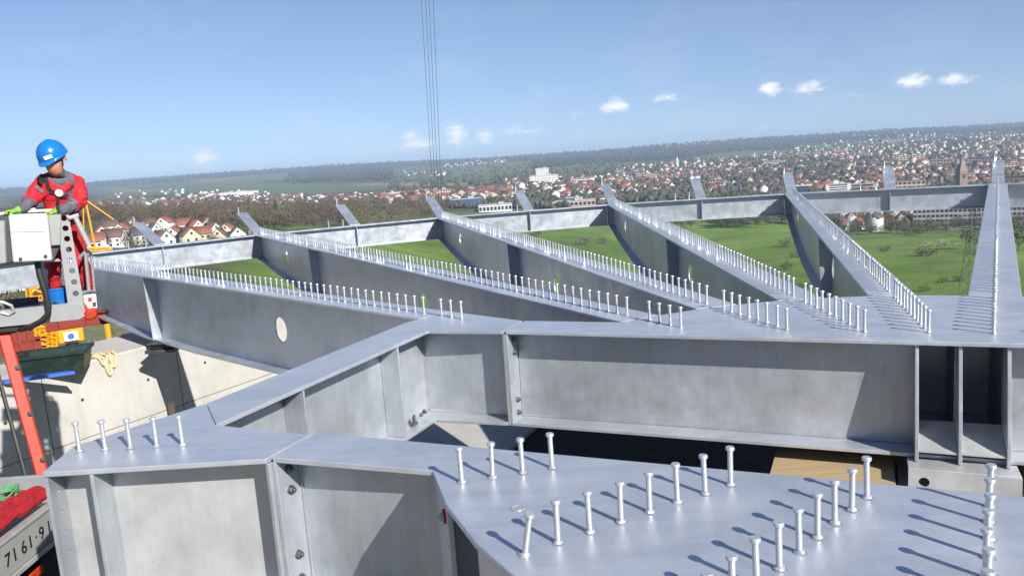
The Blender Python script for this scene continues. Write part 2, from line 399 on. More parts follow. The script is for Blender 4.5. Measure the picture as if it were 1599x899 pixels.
prof = [(3.0, 0.87), (4.9, 0.88), (8, 1.02), (11, 1.10), (13, 1.10), (14.5, 1.05), (16, 0.96), (17.5, 0.84), (19.0, 0.69), (19.84, 0.62)]
def depth(r):
    for (a, da), (b, db) in zip(prof[:-1], prof[1:]):
        if r <= b: return da + (db - da) * (r - a) / (b - a)
    return prof[-1][1]
HWF = 0.205
def bracket(parent, k, r, tip_stud=True):
    """parapet bracket: flange plate rising outwards, web under it"""
    d, h = 2.35, 0.52
    br = MB(); w = 0.15
    A = RP(k, r + 0.02, 0, 0.012); B = RP(k, r + d, 0, h)
    a = ang(k); n = Vector((-math.sin(a), math.cos(a), 0)); up = (B - A).cross(n).normalized()
    if up.z < 0: up = -up
    t = -up * 0.025
    br.hexa([A + n * w + t, A - n * w + t, B - n * w + t, B + n * w + t], [A + n * w, A - n * w, B - n * w, B + n * w])
    ob = br.build('parapet_bracket', 'zinc_steel', parent, bevel=0.004)
    wb = MB(); q = up * 0.026; th = n * 0.008
    wb.hexa([A - q + th - up * .30, A - q - th - up * .30, B - q - th - up * .08, B - q + th - up * .08], [A - q + th, A - q - th, B - q - th, B - q + th])
    wb.build('bracket_web', 'zinc_steel', ob)
    s = inst(stud_far, 'stud', ob, B - (B - A).normalized() * 0.10 + n * 0.1); s.scale = (1.6, 1.6, 1.1)
    return ob

names = ['first', 'second', 'third', 'fourth', 'fifth', 'sixth']
beam_labels = ['first radial beam from the red-jacketed worker, passing behind his lift basket', 'second radial beam from the red-jacketed worker, dark web with round holes',
  'third radial beam from the red-jacketed worker, one row of studs on top', 'fourth radial beam from the red-jacketed worker, stud row along its top flange',
  'fifth radial beam from the red-jacketed worker, beside the wide bare-edged beam', 'sixth radial beam from the worker, broad top flange pointing at the church tower']
stiff_r = [12.7, 14.0, 10.75, 9.4, 8.55, 9.0]
beams = []
for k in range(7):
    r_in = 4.97 if k == 0 else 3.14
    root = thing('radial_girder', RP(k, 10, 0, -1.1), beam_labels[k] if k < 6 else 'radial beam standing on the far side of the broad sixth beam', 'steel beam', 'stud-topped radial beams of the deck')
    beams.append(root)
    a = ang(k); n = Vector((-math.sin(a), math.cos(a), 0)); rd = Vector((math.cos(a), math.sin(a), 0))
    tf = MB(); tf.prism([RP(k, r_in, HWF).xy, RP(k, r_in, -HWF).xy, RP(k, RO, -HWF).xy, RP(k, RO, HWF).xy], -TF, 0)
    tf.build('top_flange', 'zinc_plate', root, bevel=0.004)
    wb = MB(); span = [r_in + 0.026] + [r for r, _ in prof if r_in + .1 < r < RO - .1] + [RO - 0.03]
    web_plate(wb, lambda s, z: RP(k, s, 0, z), span, lambda s: -TF - .001, lambda s: -depth(s), [(8.3, -0.50, 0.165), (16.85, -0.42, 0.16)], 0.016, n)
    wb.build('web', 'zinc_steel', root)
    bf = MB()
    for s0, s1 in zip(span[:-1], span[1:]):
        z0, z1 = -depth(s0), -depth(s1); w = 0.17
        bf.hexa([RP(k, s0, -w, z0 - TF), RP(k, s1, -w, z1 - TF), RP(k, s1, w, z1 - TF), RP(k, s0, w, z0 - TF)],
                [RP(k, s0, -w, z0), RP(k, s1, -w, z1), RP(k, s1, w, z1), RP(k, s0, w, z0)])
    bf.build('bottom_flange', 'zinc_steel', root)
    rs = stiff_r[min(k, 5)]
    for sgn in (1, -1):
        st = MB(); z1 = -depth(rs)
        q = [RP(k, rs, sgn * 0.009, z1), RP(k, rs, sgn * 0.165, z1), RP(k, rs, sgn * 0.195, -TF - .001), RP(k, rs, sgn * 0.009, -TF - .001)]
        st.slab([x - rd * .009 for x in q], rd * .018)
        st.build('stiffener', 'zinc_steel', root)
    for re_, nm in ((r_in + 0.013, 'end_plate'), (RO - 0.016, 'end_plate')):
        ep = MB(); zb = -depth(re_) - 0.03 if re_ < 10 else -depth(re_)
        ep.box((0, 0, 0), (0.024, 0.39, -TF - .002 - zb), M=Matrix.Translation(RP(k, re_, 0, (zb - TF) / 2)) @ Matrix.Rotation(a, 4, 'Z'))
        ep.build(nm, 'zinc_steel', root)
    studs(root, k, 5.15 if k == 0 else 3.33, 19.65, 0.15)
    bracket(root, k, RO)

# edge beams -----------------------------------------------------------
for k in range(-1, 6):
    k0, k1 = k, k + 1
    if k < 0: lab = 'edge beam running on past the lift basket from the first radial beam'
    else: lab = 'white-webbed edge beam joining the tips of the %s and %s radial beams from the worker' % (names[k0] if k0 < 6 else 'seventh', names[k1] if k1 < 6 else 'seventh')
    A = RP(k0, RO - 0.2, 0); B = RP(k1, RO - 0.2, 0); dv = (B - A).normalized(); nn = Vector((-dv.y, dv.x, 0))
    A = A + dv * 0.23; B = B - dv * 0.23
    root = thing('edge_girder', (A + B) / 2 + Vector((0, 0, -0.62)), lab, 'steel beam', 'edge beams round the deck')
    L = (B - A).length
    def eb(nm, z0, z1, w, mat='zinc_steel', parent=root):
        o = MB(); h = nn * w / 2
        o.hexa([A + h + Vector((0, 0, z0)), A - h + Vector((0, 0, z0)), B - h + Vector((0, 0, z0)), B + h + Vector((0, 0, z0))],
               [A + h + Vector((0, 0, z1)), A - h + Vector((0, 0, z1)), B - h + Vector((0, 0, z1)), B + h + Vector((0, 0, z1))])
        return o.build(nm, mat, parent)
    eb('top_flange', -0.028, 0.0, 0.30); eb('web', -0.592, -0.029, 0.014, 'zinc_steel'); eb('bottom_flange', -0.62, -0.593, 0.26)
    mid = (A + B) / 2
    for sg in (1, -1):
        st = MB(); st.box((0, 0, 0), (0.018, 0.125, 0.56), M=Matrix.Translation(mid + nn * sg * 0.071 + Vector((0, 0, -0.31))) @ Matrix.Rotation(math.atan2(dv.y, dv.x), 4, 'Z'))
        st.build('stiffener', 'zinc_steel', root)
    kk = k + 0.5; bracket(root, kk, RO * math.cos(R(7.5)) - 0.1)
    for q in (0.35, 0.75):
        s = inst(stud_far, 'stud', root, mid + dv * q * (-1)); s.scale = (1.2, 1.2, 1.1)

# hub: back girder -----------------------------------------------------
def fan(k0, k1, r=3.12):                          # outline at radius r: straight where a beam joins, straight between
    pts = []; k = math.ceil(k0)
    while k <= k1:
        for off in (HWF, -HWF): pts.append(RP(k, r, off))
        k += 1
    return pts
def girder(root, ui, uo, v0, v1, poly, uw, zb=-0.87, bays=False):
    t = MB(); t.prism([p.xy for p in poly], -TF, 0); o = t.build('top_flange', 'zinc_plate', root, bevel=0.004)
    for va_, vb_, zt__ in (((v0, v1, -TF - .001),) if not bays else ((v0, -.27, -TF - .001), (.30, v1, -TF - .001), (-.269, .299, -.66))):
        w = MB(); w.prism([W(uw - .009, va_).xy, W(uw + .009, va_).xy, W(uw + .009, vb_).xy, W(uw - .009, vb_).xy], zb + TF, zt__); w.build('web', 'zinc_steel', root)
    b = MB(); b.prism([p.xy for p in poly], zb, zb + TF - .001); b.build('bottom_flange', 'zinc_plate', root, bevel=0.003)  # spread to the whole fan outline to block light from below
    return o
def weld(root, a, b, r=.008):
    """uneven fillet weld along an inside corner"""
    a = Vector(a); b = Vector(b); n = max(6, int((b - a).length / .03)); n = min(n, 90)
    MB().path([a.lerp(b, i / n) for i in range(n + 1)], [r * rng.uniform(.75, 1.3) for _ in range(n + 1)], 6).build('weld_seam', 'weld_bead', root, smooth=True)
def end_plate(root, p0, p1, axis, z0, z1, th=0.025, mat='zinc_steel', nm='end_plate', holes=(), bev=0.003):
    p0 = Vector(p0); p1 = Vector(p1); e = MB(); L = (p1 - p0).length; d = (p1 - p0) / L; ax = Vector(axis)
    if holes:
        # strip of plate turned on its side so the holes run up it
        hs = [(z, s, rd) for (s, z, rd) in holes]
        web_plate(e, lambda s, t: p0 + d * t + Vector((0, 0, s)), [z0, z1], lambda s: L, lambda s: 0.0, hs, th, ax)
        return e.build(nm, mat, root)
    h = ax * th / 2; e.slab([p0 - h + Vector((0, 0, z0)), p1 - h + Vector((0, 0, z0)), p1 - h + Vector((0, 0, z1)), p0 - h + Vector((0, 0, z1))], ax * th)
    return e.build(nm, mat, root, bevel=bev)
U3 = Vector((UU.x, UU.y, 0)); V3 = Vector((VV.x, VV.y, 0))
VJ = 3.55
root = thing('hub_girder', W(1.5, 0, -0.9), 'long hub girder across the opening, its web facing the stud-covered plate', 'steel girder', 'girders of the hub frame')
bg_root = root
poly = [W(1.28, -VJ), W(1.28, VJ - .012), W(1.72, VJ - .012), W(1.735, 2.62)] + fan(1, 8) + [W(1.735, -2.62), W(1.72, -VJ)]
poly = [p for p in poly]
girder(root, 1.28, 1.72, -VJ, VJ - .03, poly, 1.50, bays=True)
for v in (VJ - .013, ): end_plate(root, W(1.285, v), W(1.715, v), V3, -0.872, -TF - .002)
for z in (-0.10, -0.22, -0.66, -0.78):
    bolt(root, W(1.40, VJ - .026, z), -V3)
for k in range(1, 9):
    r_s = {1: 2.587, 2: 1.98, 3: 1.68, 4: 1.59, 5: 1.60, 6: 1.68, 7: 1.98, 8: 2.587}[k]
    studs(root, k, r_s, 3.0, 0.147)
    # short radial web under the fan plate with its end plate
    wq = MB(); r_a = (2.34 if k in (4, 5) else 1.525) / math.cos(ang(k) - AX); n = RP(k, 1, .008) - RP(k, 1, -.008)
    wq.slab([RP(k, r_a, -.008, -.84), RP(k, 3.09, -.008, -.84), RP(k, 3.09, -.008, -TF - .001), RP(k, r_a, -.008, -TF - .001)], n); wq.build('radial_web', 'zinc_steel', root)
    end_plate(root, RP(k, 3.105, .195), RP(k, 3.105, -.195), RP(k, 1) - RP(k, 0), -0.9, -TF - .002)
end_plate(root, W(2.32, -.5), W(2.32, .5), U3, -.84, -TF - .002, .016, nm='bay_back_light_stop')  # plates added to close the bays and keep light out, so they stay dark
for v in (.315, -.285): end_plate(root, W(1.512, v), W(2.31, v), V3, -.84, -TF - .002, .016, nm='bay_side_light_stop')
end_plate(root, W(1.512, .018), W(2.31, .018), V3, -.84, -TF - .002, .012, nm='bay_side_light_stop')
# bearing stiffeners, flaring towards the foot
for v in (0.30, 0.025, -0.27):
    for (sg, w0, w1) in ((-1, 0.19, 0.31),):
        st = MB(); u1 = 1.50 + sg * 0.0095
        q = [W(u1, v, -.868 if sg < 0 else -.84), W(1.5 + sg * w1, v, -.868 if sg < 0 else -.84), W(1.5 + sg * w1, v, -.70), W(1.5 + sg * w0, v, -TF - .002), W(u1, v, -TF - .002)]
        st.slab([x - V3 * .012 for x in q], V3 * .024); st.build('stiffener', 'zinc_steel', root, bevel=.003)
bp = MB(); bp.prism([W(1.06, .36).xy, W(1.277, .36).xy, W(1.277, -.33).xy, W(1.06, -.33).xy], -0.905, -0.872); bp.build('bearing_plate', 'zinc_bare', root, bevel=.003)
sk = MB(); q = [W(1.14, .285, -.64), W(1.14, -.255, -.64), W(1.20, -.255, -.868), W(1.20, .285, -.868)]
end_plate(root, W(1.05, .36), W(1.05, -.33), U3, -1.07, -0.875, .02, 'zinc_bare', 'bearing_skirt', holes=[(.10, -.96, .035), (.60, -.96, .035)])
lp = MB(); lp.slab([W(1.476, .287, -.66), W(1.476, .04, -.66), W(1.20, .04, -.80), W(1.20, .287, -.80)], (0, 0, .012)); lp.build('gusset_plate', 'zinc_bare', root)
lp = MB(); lp.slab([W(1.476, .01, -.66), W(1.476, -.255, -.66), W(1.20, -.255, -.80), W(1.20, .01, -.80)], (0, 0, .012)); lp.build('gusset_plate', 'zinc_bare', root)

weld(bg_root, W(1.489, -1.6, -.038), W(1.489, 3.5, -.038)); weld(bg_root, W(1.489, -1.6, -.834), W(1.489, 3.5, -.834))
for v in (.314, .286, .039, .011): weld(bg_root, W(1.487, v, -.82), W(1.487, v, -.05), .006)
# hub: side girder with the corner ------------------------------------------
root = thing('hub_side_girder', W(0, 4.5, -0.9), 'side girder of the hub slanting from the corner node to the first radial beam', 'steel girder', 'girders of the hub frame')
poly = [W(1.72, VJ + .012), W(1.27, VJ + .012), W(1.22, 4.29), W(-1.40, 4.29), W(-1.05, 4.715), W(1.52, 4.715), RP(0, 4.96, .215), RP(0, 4.96, -.205)]
t = MB(); t.prism([p.xy for p in poly], -TF, 0); t.build('top_flange', 'zinc_plate', root, bevel=.004)
b = MB(); b.prism([W(1.70, VJ + .03).xy, W(1.27, VJ + .03).xy, W(1.22, 4.29).xy, W(-1.45, 4.29).xy, W(-1.45, 4.715).xy, W(1.56, 4.715).xy, RP(0, 4.94, .19).xy, RP(0, 4.94, -.19).xy], -.87, -.841); b.build('bottom_flange', 'zinc_plate', root, bevel=.003)
w = MB(); w.prism([W(-1.5, 4.49).xy, W(-1.5, 4.508).xy, W(1.45, 4.508).xy, W(1.45, 4.49).xy], -.84, -TF - .001); w.build('web', 'zinc_steel', root)
w = MB(); w.prism([W(1.45, VJ + .027).xy, W(1.468, VJ + .027).xy, W(1.468, 4.508).xy, W(1.452, 4.508).xy], -.84, -TF - .001); w.build('web', 'zinc_steel', root)
w = MB(); n = RP(0, 1, .008) - RP(0, 1, -.008); w.slab([RP(0, 4.86, -.008, -.84), RP(0, 4.93, -.008, -.84), RP(0, 4.93, -.008, -.032), RP(0, 4.86, -.008, -.032)], n); w.build('radial_web', 'zinc_steel', root)
end_plate(root, RP(0, 4.945, .195), RP(0, 4.945, -.195), RP(0, 1) - RP(0, 0), -0.9, -TF - .002)
for v in (VJ + .013,): end_plate(root, W(1.285, v), W(1.715, v), V3, -0.872, -TF - .002)
for u in (0.72, -0.55):
    end_plate(root, W(u, 4.30), W(u, 4.488), U3, -.84, -TF - .002, .018, nm='stiffener')
bolt(root, W(1.25, 4.42, -.80), Vector((0, 0, 1))); 
cl = MB(); cl.box(W(1.02, 4.40, -.825), (.09, .03, .025), AX); cl.box(W(1.02, 4.40, -.79), (.02, .02, .06), AX); cl.box(W(1.05, 4.41, -.785), (.016, .016, .07), AX); cl.build('clamp', 'bolt_steel', root)

weld(root, W(-1.3, 4.487, -.038), W(1.42, 4.487, -.038)); weld(root, W(-1.3, 4.487, -.834), W(1.42, 4.487, -.834)); weld(root, W(1.448, 3.6, -.836), W(1.448, 4.48, -.836)); weld(root, W(1.446, 4.485, -.82), W(1.446, 4.485, -.05))
studs(root, 0, 4.553, 4.86, 0.15)
# hub: front-left node --------------------------------------------------
root = thing('hub_corner_node', W(-1.8, 4.2, -0.9), 'corner node of the hub with five studs and an open bolted end plate', 'steel girder', 'girders of the hub frame')
poly = [W(-1.42, VJ + .012), W(-1.80, VJ + .012), W(-2.268, 4.679), W(-1.925, 4.89), W(-1.054, 4.719), W(-1.404, 4.293)]
t = MB(); t.prism([p.xy for p in poly], -TF, 0); t.build('top_flange', 'zinc_plate', root, bevel=.005, segs=2)
b = MB(); b.prism([p.xy for p in [W(-1.42, VJ + .03), W(-1.78, VJ + .03), W(-2.24, 4.66), W(-1.925, 4.87), W(-1.46, 4.72), W(-1.46, 4.30)]], -.87, -.841); b.build('bottom_flange', 'zinc_plate', root)
a0 = W(-1.585, VJ + .03); b0 = W(-2.085, 4.765); dn = (b0 - a0).normalized(); nn = Vector((-dn.y, dn.x, 0))
w = MB(); w.slab([a0 + Vector((0, 0, -.84)), b0 + Vector((0, 0, -.84)), b0 + Vector((0, 0, -TF - .001)), a0 + Vector((0, 0, -TF - .001))], nn * .018); w.build('web', 'zinc_bare', root)
end_plate(root, W(-1.425, VJ + .013), W(-1.795, VJ + .013), V3, -0.872, -TF - .002)
e0, e1 = W(-2.262, 4.668), W(-1.93, 4.872); ax = (b0 - a0).normalized()
hl = [(.10, z, .013) for z in (-.15, -.27, -.39, -.51, -.63, -.75)] + [(.29, z, .013) for z in ()]
end_plate(root, e0, e1, ax, -0.872, -TF - .002, .022, holes=hl)
fr0 = W(-1.80, VJ); fr1 = W(-2.268, 4.679); f = 0.21
s0 = fr1 + (fr0 - fr1) * f + Vector((0, 0, 0)); nrm = Vector((-(fr0 - fr1).normalized().y, (fr0 - fr1).normalized().x, 0))
if nrm.dot(Vector((0, 1, 0))) < 0: nrm = -nrm
tt = (a0 - s0).dot(nn) / nrm.dot(nn)
end_plate(root, s0 + nrm * .004, s0 + nrm * (tt - .002), (fr0 - fr1).normalized(), -.84, -TF - .002, .02, nm='stiffener')
weld(root, a0 - nn * .004 + Vector((0, 0, -.04)), b0 - nn * .004 + Vector((0, 0, -.04))); wp_ = s0 + nrm * (tt - .004) + (fr0 - fr1).normalized() * .012; weld(root, wp_ + Vector((0, 0, -.83)), wp_ + Vector((0, 0, -.05)))
studs(root, -3, 4.56, 5.16, 0.15)

# hub: front girder with the wide stud plate ----------------------------
root = thing('hub_stud_plate_girder', W(-1.6, 0, -0.9), 'hub girder under the wide stud-covered plate, one stud bent', 'steel girder', 'girders of the hub frame')
poly = [W(-1.38, VJ - .012), W(-1.36, -VJ), W(-1.76, -VJ)] + fan(13, 20, 3.10) + [W(-1.775, VJ - .012)]
girder(root, -1.38, -1.775, -VJ, VJ - .03, poly, -1.575)
end_plate(root, W(-1.385, VJ - .013), W(-1.77, VJ - .013), V3, -0.872, -TF - .002)
for z in (-0.10, -0.22, -0.60, -0.74): bolt(root, W(-1.68, VJ - .026, z), -V3)
for k in range(15, 21):
    r_s = {20: 2.548, 19: 1.944, 18: 1.661, 17: 1.519, 16: 1.519, 15: 1.661}[k]
    n = int(round((3.0 - r_s) / .148)) + 1
    for i in range(n):
        r = r_s + i * (2.99 - r_s) / (n - 1)
        bent = (k == 19 and i == n - 1)
        o = inst(rng.choice(stud_vars), 'stud', root, RP(k, r, rng.uniform(-.004, .004)), (0.10, 0.16, 0) if bent else (rng.gauss(0, .015), rng.gauss(0, .015), rng.uniform(0, 6)))
    wq = MB(); r_a = 1.60 / abs(math.cos(ang(k) - AX)); nr = RP(k, 1, .008) - RP(k, 1, -.008)
    wq.slab([RP(k, r_a, -.008, -.84), RP(k, 3.07, -.008, -.84), RP(k, 3.07, -.008, -TF - .001), RP(k, r_a, -.008, -TF - .001)], nr); wq.build('radial_web', 'zinc_steel', root)
    rdv = RP(k, 1) - RP(k, 0)
    ep = end_plate(root, RP(k, 3.085, .195), RP(k, 3.085, -.195), rdv, -0.9, -TF - .002, .022, 'zinc_bare', holes=[(.07, z, .014) for z in (-.11, -.23, -.62, -.76)])
    if k == 20:
        for off, z in ((.11, -.10),):
            bolt(ep, RP(k, 3.097, off, z), rdv, bolt_lt)
        wt = MB(); wt.lathe([(.034, 0), (.034, .01)], 16, M=Matrix.Translation(RP(k, 3.0965, .11, -.10)) @ rdv.to_track_quat('Z', 'Y').to_matrix().to_4x4()); wt.build('washer', 'signal_red', ep)
weld(root, W(-1.586, 2.6, -.038), W(-1.586, 3.5, -.038)); weld(root, W(-1.586, 3.518, -.82), W(-1.586, 3.518, -.05))
hp = on_plane(808, 793, 0.0)
lh = MB().lathe([(.030, .0005), (.030, .0035), (.023, .0040), (.020, .0015)], 20, base=hp); lh.build('lifting_socket', 'galvanised', root, smooth=True)
# ------------------------------------------------------------------ the valley
nr = np.random.default_rng(11)
# ground rows read off the photo at supposed distances: column x -> [(distance m, image row)]
TAB = {
 0:    [(60, 560), (150, 470), (220, 447), (400, 400), (700, 355), (1200, 335), (2500, 325), (4500, 312), (6500, 304), (9000, 294.5)],
 250:  [(60, 560), (150, 450), (300, 402), (420, 385), (600, 357), (900, 336), (1600, 325), (2500, 312), (3500, 300), (5500, 287), (9000, 275.5)],
 500:  [(60, 640), (150, 500), (350, 402), (600, 352), (1000, 327), (1700, 313), (2500, 301), (3500, 287), (5500, 271), (8500, 258)],
 800:  [(60, 760), (200, 520), (350, 430), (500, 390), (800, 347), (1000, 322), (1700, 291), (2500, 276), (3500, 264), (5000, 253), (8000, 243)],
 1100: [(60, 860), (200, 540), (400, 440), (720, 360), (1100, 311), (2000, 271), (3500, 246), (4500, 238), (5500, 229), (7000, 220.5)],
 1350: [(60, 860), (200, 540), (400, 425), (650, 365), (900, 330), (1400, 282), (2200, 250), (3200, 232), (4500, 221), (5500, 213), (7500, 204)],
 1599: [(60, 860), (200, 540), (330, 450), (560, 375), (750, 347), (1200, 291), (2000, 246), (3000, 222), (4500, 207), (6500, 197), (9000, 189)],
}
cols_az = []; cols_z = []; LD = np.linspace(math.log(8), math.log(14000), 160)
for x in sorted(TAB):
    Ds, Zs, az = [], [], []
    for D, y in TAB[x]:
        p = at_dist(x, y, D); Ds.append(math.log(D)); Zs.append(p.z)
    a = ray(x, 320); cols_az.append(math.atan2(a.x, a.y))
    Ds.append(math.log(14000)); Zs.append(Zs[-1] - 60)
    zs = np.interp(LD, Ds, Zs)
    near = -7.5 if x < 400 else (-9 if x < 600 else -14)
    w = np.clip((LD - math.log(14)) / (math.log(60) - math.log(14)), 0, 1); zs = near * (1 - w) + zs * w
    kern = np.array([1, 2, 3, 2, 1]) / 9.0; pad = np.pad(zs, 2, mode='edge'); zs = np.convolve(pad, kern, 'valid')
    cols_z.append(zs)
cols_az = np.array(cols_az); cols_z = np.array(cols_z)
# carried on unchanged to either side of what the photo shows
cols_az = np.concatenate([[cols_az[0] - .6], cols_az, [cols_az[-1] + .6]]); cols_z = np.vstack([cols_z[:1], cols_z, cols_z[-1:]])
def vnoise(x, y, s=0):
    """value noise, vectorised"""
    xi = np.floor(x).astype(np.int64); yi = np.floor(y).astype(np.int64); fx = x - xi; fy = y - yi
    def h(a, b):
        n = (a * 374761393 + b * 668265263 + s * 974711) & 0x7fffffff
        n = ((n ^ (n >> 13)) * 1274126177) & 0x7fffffff
        return ((n ^ (n >> 16)) & 0xffff) / 65535.0
    fx = fx * fx * (3 - 2 * fx); fy = fy * fy * (3 - 2 * fy)
    return (h(xi, yi) * (1 - fx) + h(xi + 1, yi) * fx) * (1 - fy) + (h(xi, yi + 1) * (1 - fx) + h(xi + 1, yi + 1) * fx) * fy
def fbm(x, y, o=4, s=0):
    t = 0; a = 0.5
    for i in range(o): t = t + a * (vnoise(x * 2 ** i, y * 2 ** i, s + i) - 0.5) * 2; a *= 0.5
    return t
def terr(X, Y):
    X = np.asarray(X, float); Y = np.asarray(Y, float)
    D = np.hypot(X, Y); az = np.arctan2(X, Y); ld = np.log(np.clip(D, 8.001, 13999))
    fi = (ld - LD[0]) / (LD[1] - LD[0]); i0 = np.clip(fi.astype(int), 0, len(LD) - 2); t = fi - i0
    za = np.clip(az, cols_az[0], cols_az[-1]); j = np.clip(np.searchsorted(cols_az, za) - 1, 0, len(cols_az) - 2)
    s = (za - cols_az[j]) / (cols_az[j + 1] - cols_az[j]); s = s * s * (3 - 2 * s)
    z = (cols_z[j, i0] * (1 - t) + cols_z[j, i0 + 1] * t) * (1 - s) + (cols_z[j + 1, i0] * (1 - t) + cols_z[j + 1, i0 + 1] * t) * s
    amp = np.clip(D / 500, 0.05, 9)
    z = z + amp * fbm(X / (D * .10 + 25), Y / (D * .10 + 25), 2, 3) * 0.55
    far = np.clip((D - 4500) / 3000, 0, 1); z = z + far * 14 * fbm(X / 1500, Y / 1500, 4, 9)
    return z
def pix(X, Y, Z):
    d0 = np.asarray(X) ; d1 = np.asarray(Y); d2 = np.asarray(Z) - CAMH
    zz = d1 * fw.y + d2 * fw.z; xx = d0 * cr.x + d1 * cr.y + d2 * cr.z; yy = d0 * cu.x + d1 * cu.y + d2 * cu.z
    zz = np.where(zz < 1e-3, 1e-3, zz)
    return 799.5 + FPX * xx / zz, 449.5 - FPX * yy / zz
_DS = np.exp(np.linspace(math.log(25), math.log(12000), 900))
def hit(x, y, dmin=25):
    """first point of the ground along the ray through a photo pixel"""
    d = ray(x, y); h = math.hypot(d.x, d.y); t = _DS / h
    zr = CAMH + t * d.z; zt = terr(t * d.x, t * d.y)
    k = np.nonzero((zr < zt) & (_DS > dmin))[0]
    if len(k) == 0: return None
    k = k[0]; return Vector((t[k] * d.x, t[k] * d.y, float(zt[k])))

# the sheet itself
azs = np.concatenate([np.arange(-180, -56, 4.0), np.arange(-56, 56, 0.3), np.arange(56, 180, 4.0)]) * math.pi / 180
Dr = np.concatenate([[0.5, 5], np.exp(np.linspace(math.log(9), math.log(13500), 240))])
AZ, DD = np.meshgrid(azs, Dr); TX = DD * np.sin(AZ); TY = DD * np.cos(AZ); TZ = terr(TX, TY)
px_, py_ = pix(TX, TY, TZ)
GREEN = np.array([0.116, 0.188, 0.036]); FIELD = np.array([0.10, 0.145, 0.055]); PALE = np.array([0.27, 0.22, 0.14]); BROWN = np.array([0.13, 0.10, 0.065])
FOREST = np.array([0.036, 0.045, 0.030]); WOOD = np.array([0.095, 0.072, 0.055]); TOWN = np.array([0.105, 0.100, 0.080]); SOIL = np.array([0.26, 0.22, 0.165])
C_ = np.zeros(TX.shape + (3,))
n_a = fbm(TX / 60, TY / 60, 4, 21); n_b = fbm(TX / 400, TY / 400, 4, 31)
C_[:] = GREEN
C_ *= (1 + 0.25 * n_a)[..., None]
lanes = np.sin((TX * .55 + TY * .83) / 3.2 + 6 * fbm(TX / 150, TY / 150, 2, 5)); C_ *= (1 + .10 * lanes * (fbm(TX / 120, TY / 120, 2, 8) > -.1))[..., None]
pat = fbm(TX / 130, TY / 130, 3, 61); C_ *= (1 + .28 * pat)[..., None]
mud = np.clip((fbm(TX / 35, TY / 35, 4, 77) - 0.32) * 3, 0, 0.6)[..., None]; C_ = C_ * (1 - mud) + np.array([.12, .115, .045]) * mud
def paint(mask, c, k=1.0): 
    global C_
    w = (np.clip(mask, 0, 1) * k)[..., None]; C_ = C_ * (1 - w) + np.asarray(c) * w
sm = lambda a, lo, hi: np.clip((a - lo) / (hi - lo), 0, 1)
inx = lambda a, b, f=18: sm(px_ + n_b * 30, a - f, a + f) * (1 - sm(px_ + n_b * 30, b - f, b + f))
iny = lambda a, b, f=3: sm(py_ + n_b * 4, a - f, a + f) * (1 - sm(py_ + n_b * 4, b - f, b + f))
# the town's ground
paint(sm(DD, 760, 980) * sm(px_, 560, 800), TOWN)
paint(sm(DD, 560, 700) * (1 - sm(px_, 560, 800)), WOOD)
paint(sm(DD, 620, 700) * sm(px_, 1240, 1330), TOWN)
paint((1 - sm(DD, 480, 620)) * sm(DD, 130, 200) * (1 - sm(px_, 330, 420)), np.array([.085, .10, .04]))
# farther: a patchwork of fields
cell = np.floor(TX / 420 + n_b * .5) * 7 + np.floor(TY / 620 + n_b * .5) * 13; ph = np.abs(np.sin(cell * 12.9898) * 43758.5453) % 1
patch = np.where((ph < .58)[..., None], FIELD, np.where((ph < .72)[..., None], PALE, np.where((ph < .86)[..., None], FOREST * 1.4, BROWN)))
f_far = sm(DD, 2300, 2900)
w = f_far[..., None]; C_ = C_ * (1 - w) + patch * w
# bands of wood and ridge forest as the photo shows them
sky_row = np.interp(px_, [0, 130, 300, 500, 600, 700, 830, 900, 1000, 1100, 1150, 1300, 1450, 1599], [293, 285, 270, 255, 252, 246, 240, 233, 228, 218, 212, 205, 193, 187])
below = py_ - sky_row
paint((1 - sm(below + n_b * 6, 9, 13)) * (DD > 2500), FOREST)
paint(inx(455, 615) * iny(264, 285) * (DD > 2300), WOOD * .8)
paint(inx(840, 1240) * (1 - sm(below + n_b * 5, 22, 27)) * (DD > 2300), FOREST)
paint(inx(1130, 1600) * (1 - sm(below + n_b * 5, 16, 22)) * (DD > 2300), FOREST)
paint(inx(0, 140) * iny(290, 322) * (DD > 2300), FOREST * 1.2)
paint(inx(150, 640) * iny(288, 303) * (DD > 2300), FIELD, .85)
paint(inx(560, 760) * iny(286, 291, 1.5) * (DD > 1800), PALE, .9)
paint(inx(170, 260) * iny(296, 299, 1) * (DD > 1800), PALE, .8)
paint(inx(620, 800) * iny(260, 284) * (DD > 2300), FIELD, .85)
paint(inx(745, 1010, 30) * iny(251, 262, 2) * (DD > 2300), FIELD, .8)
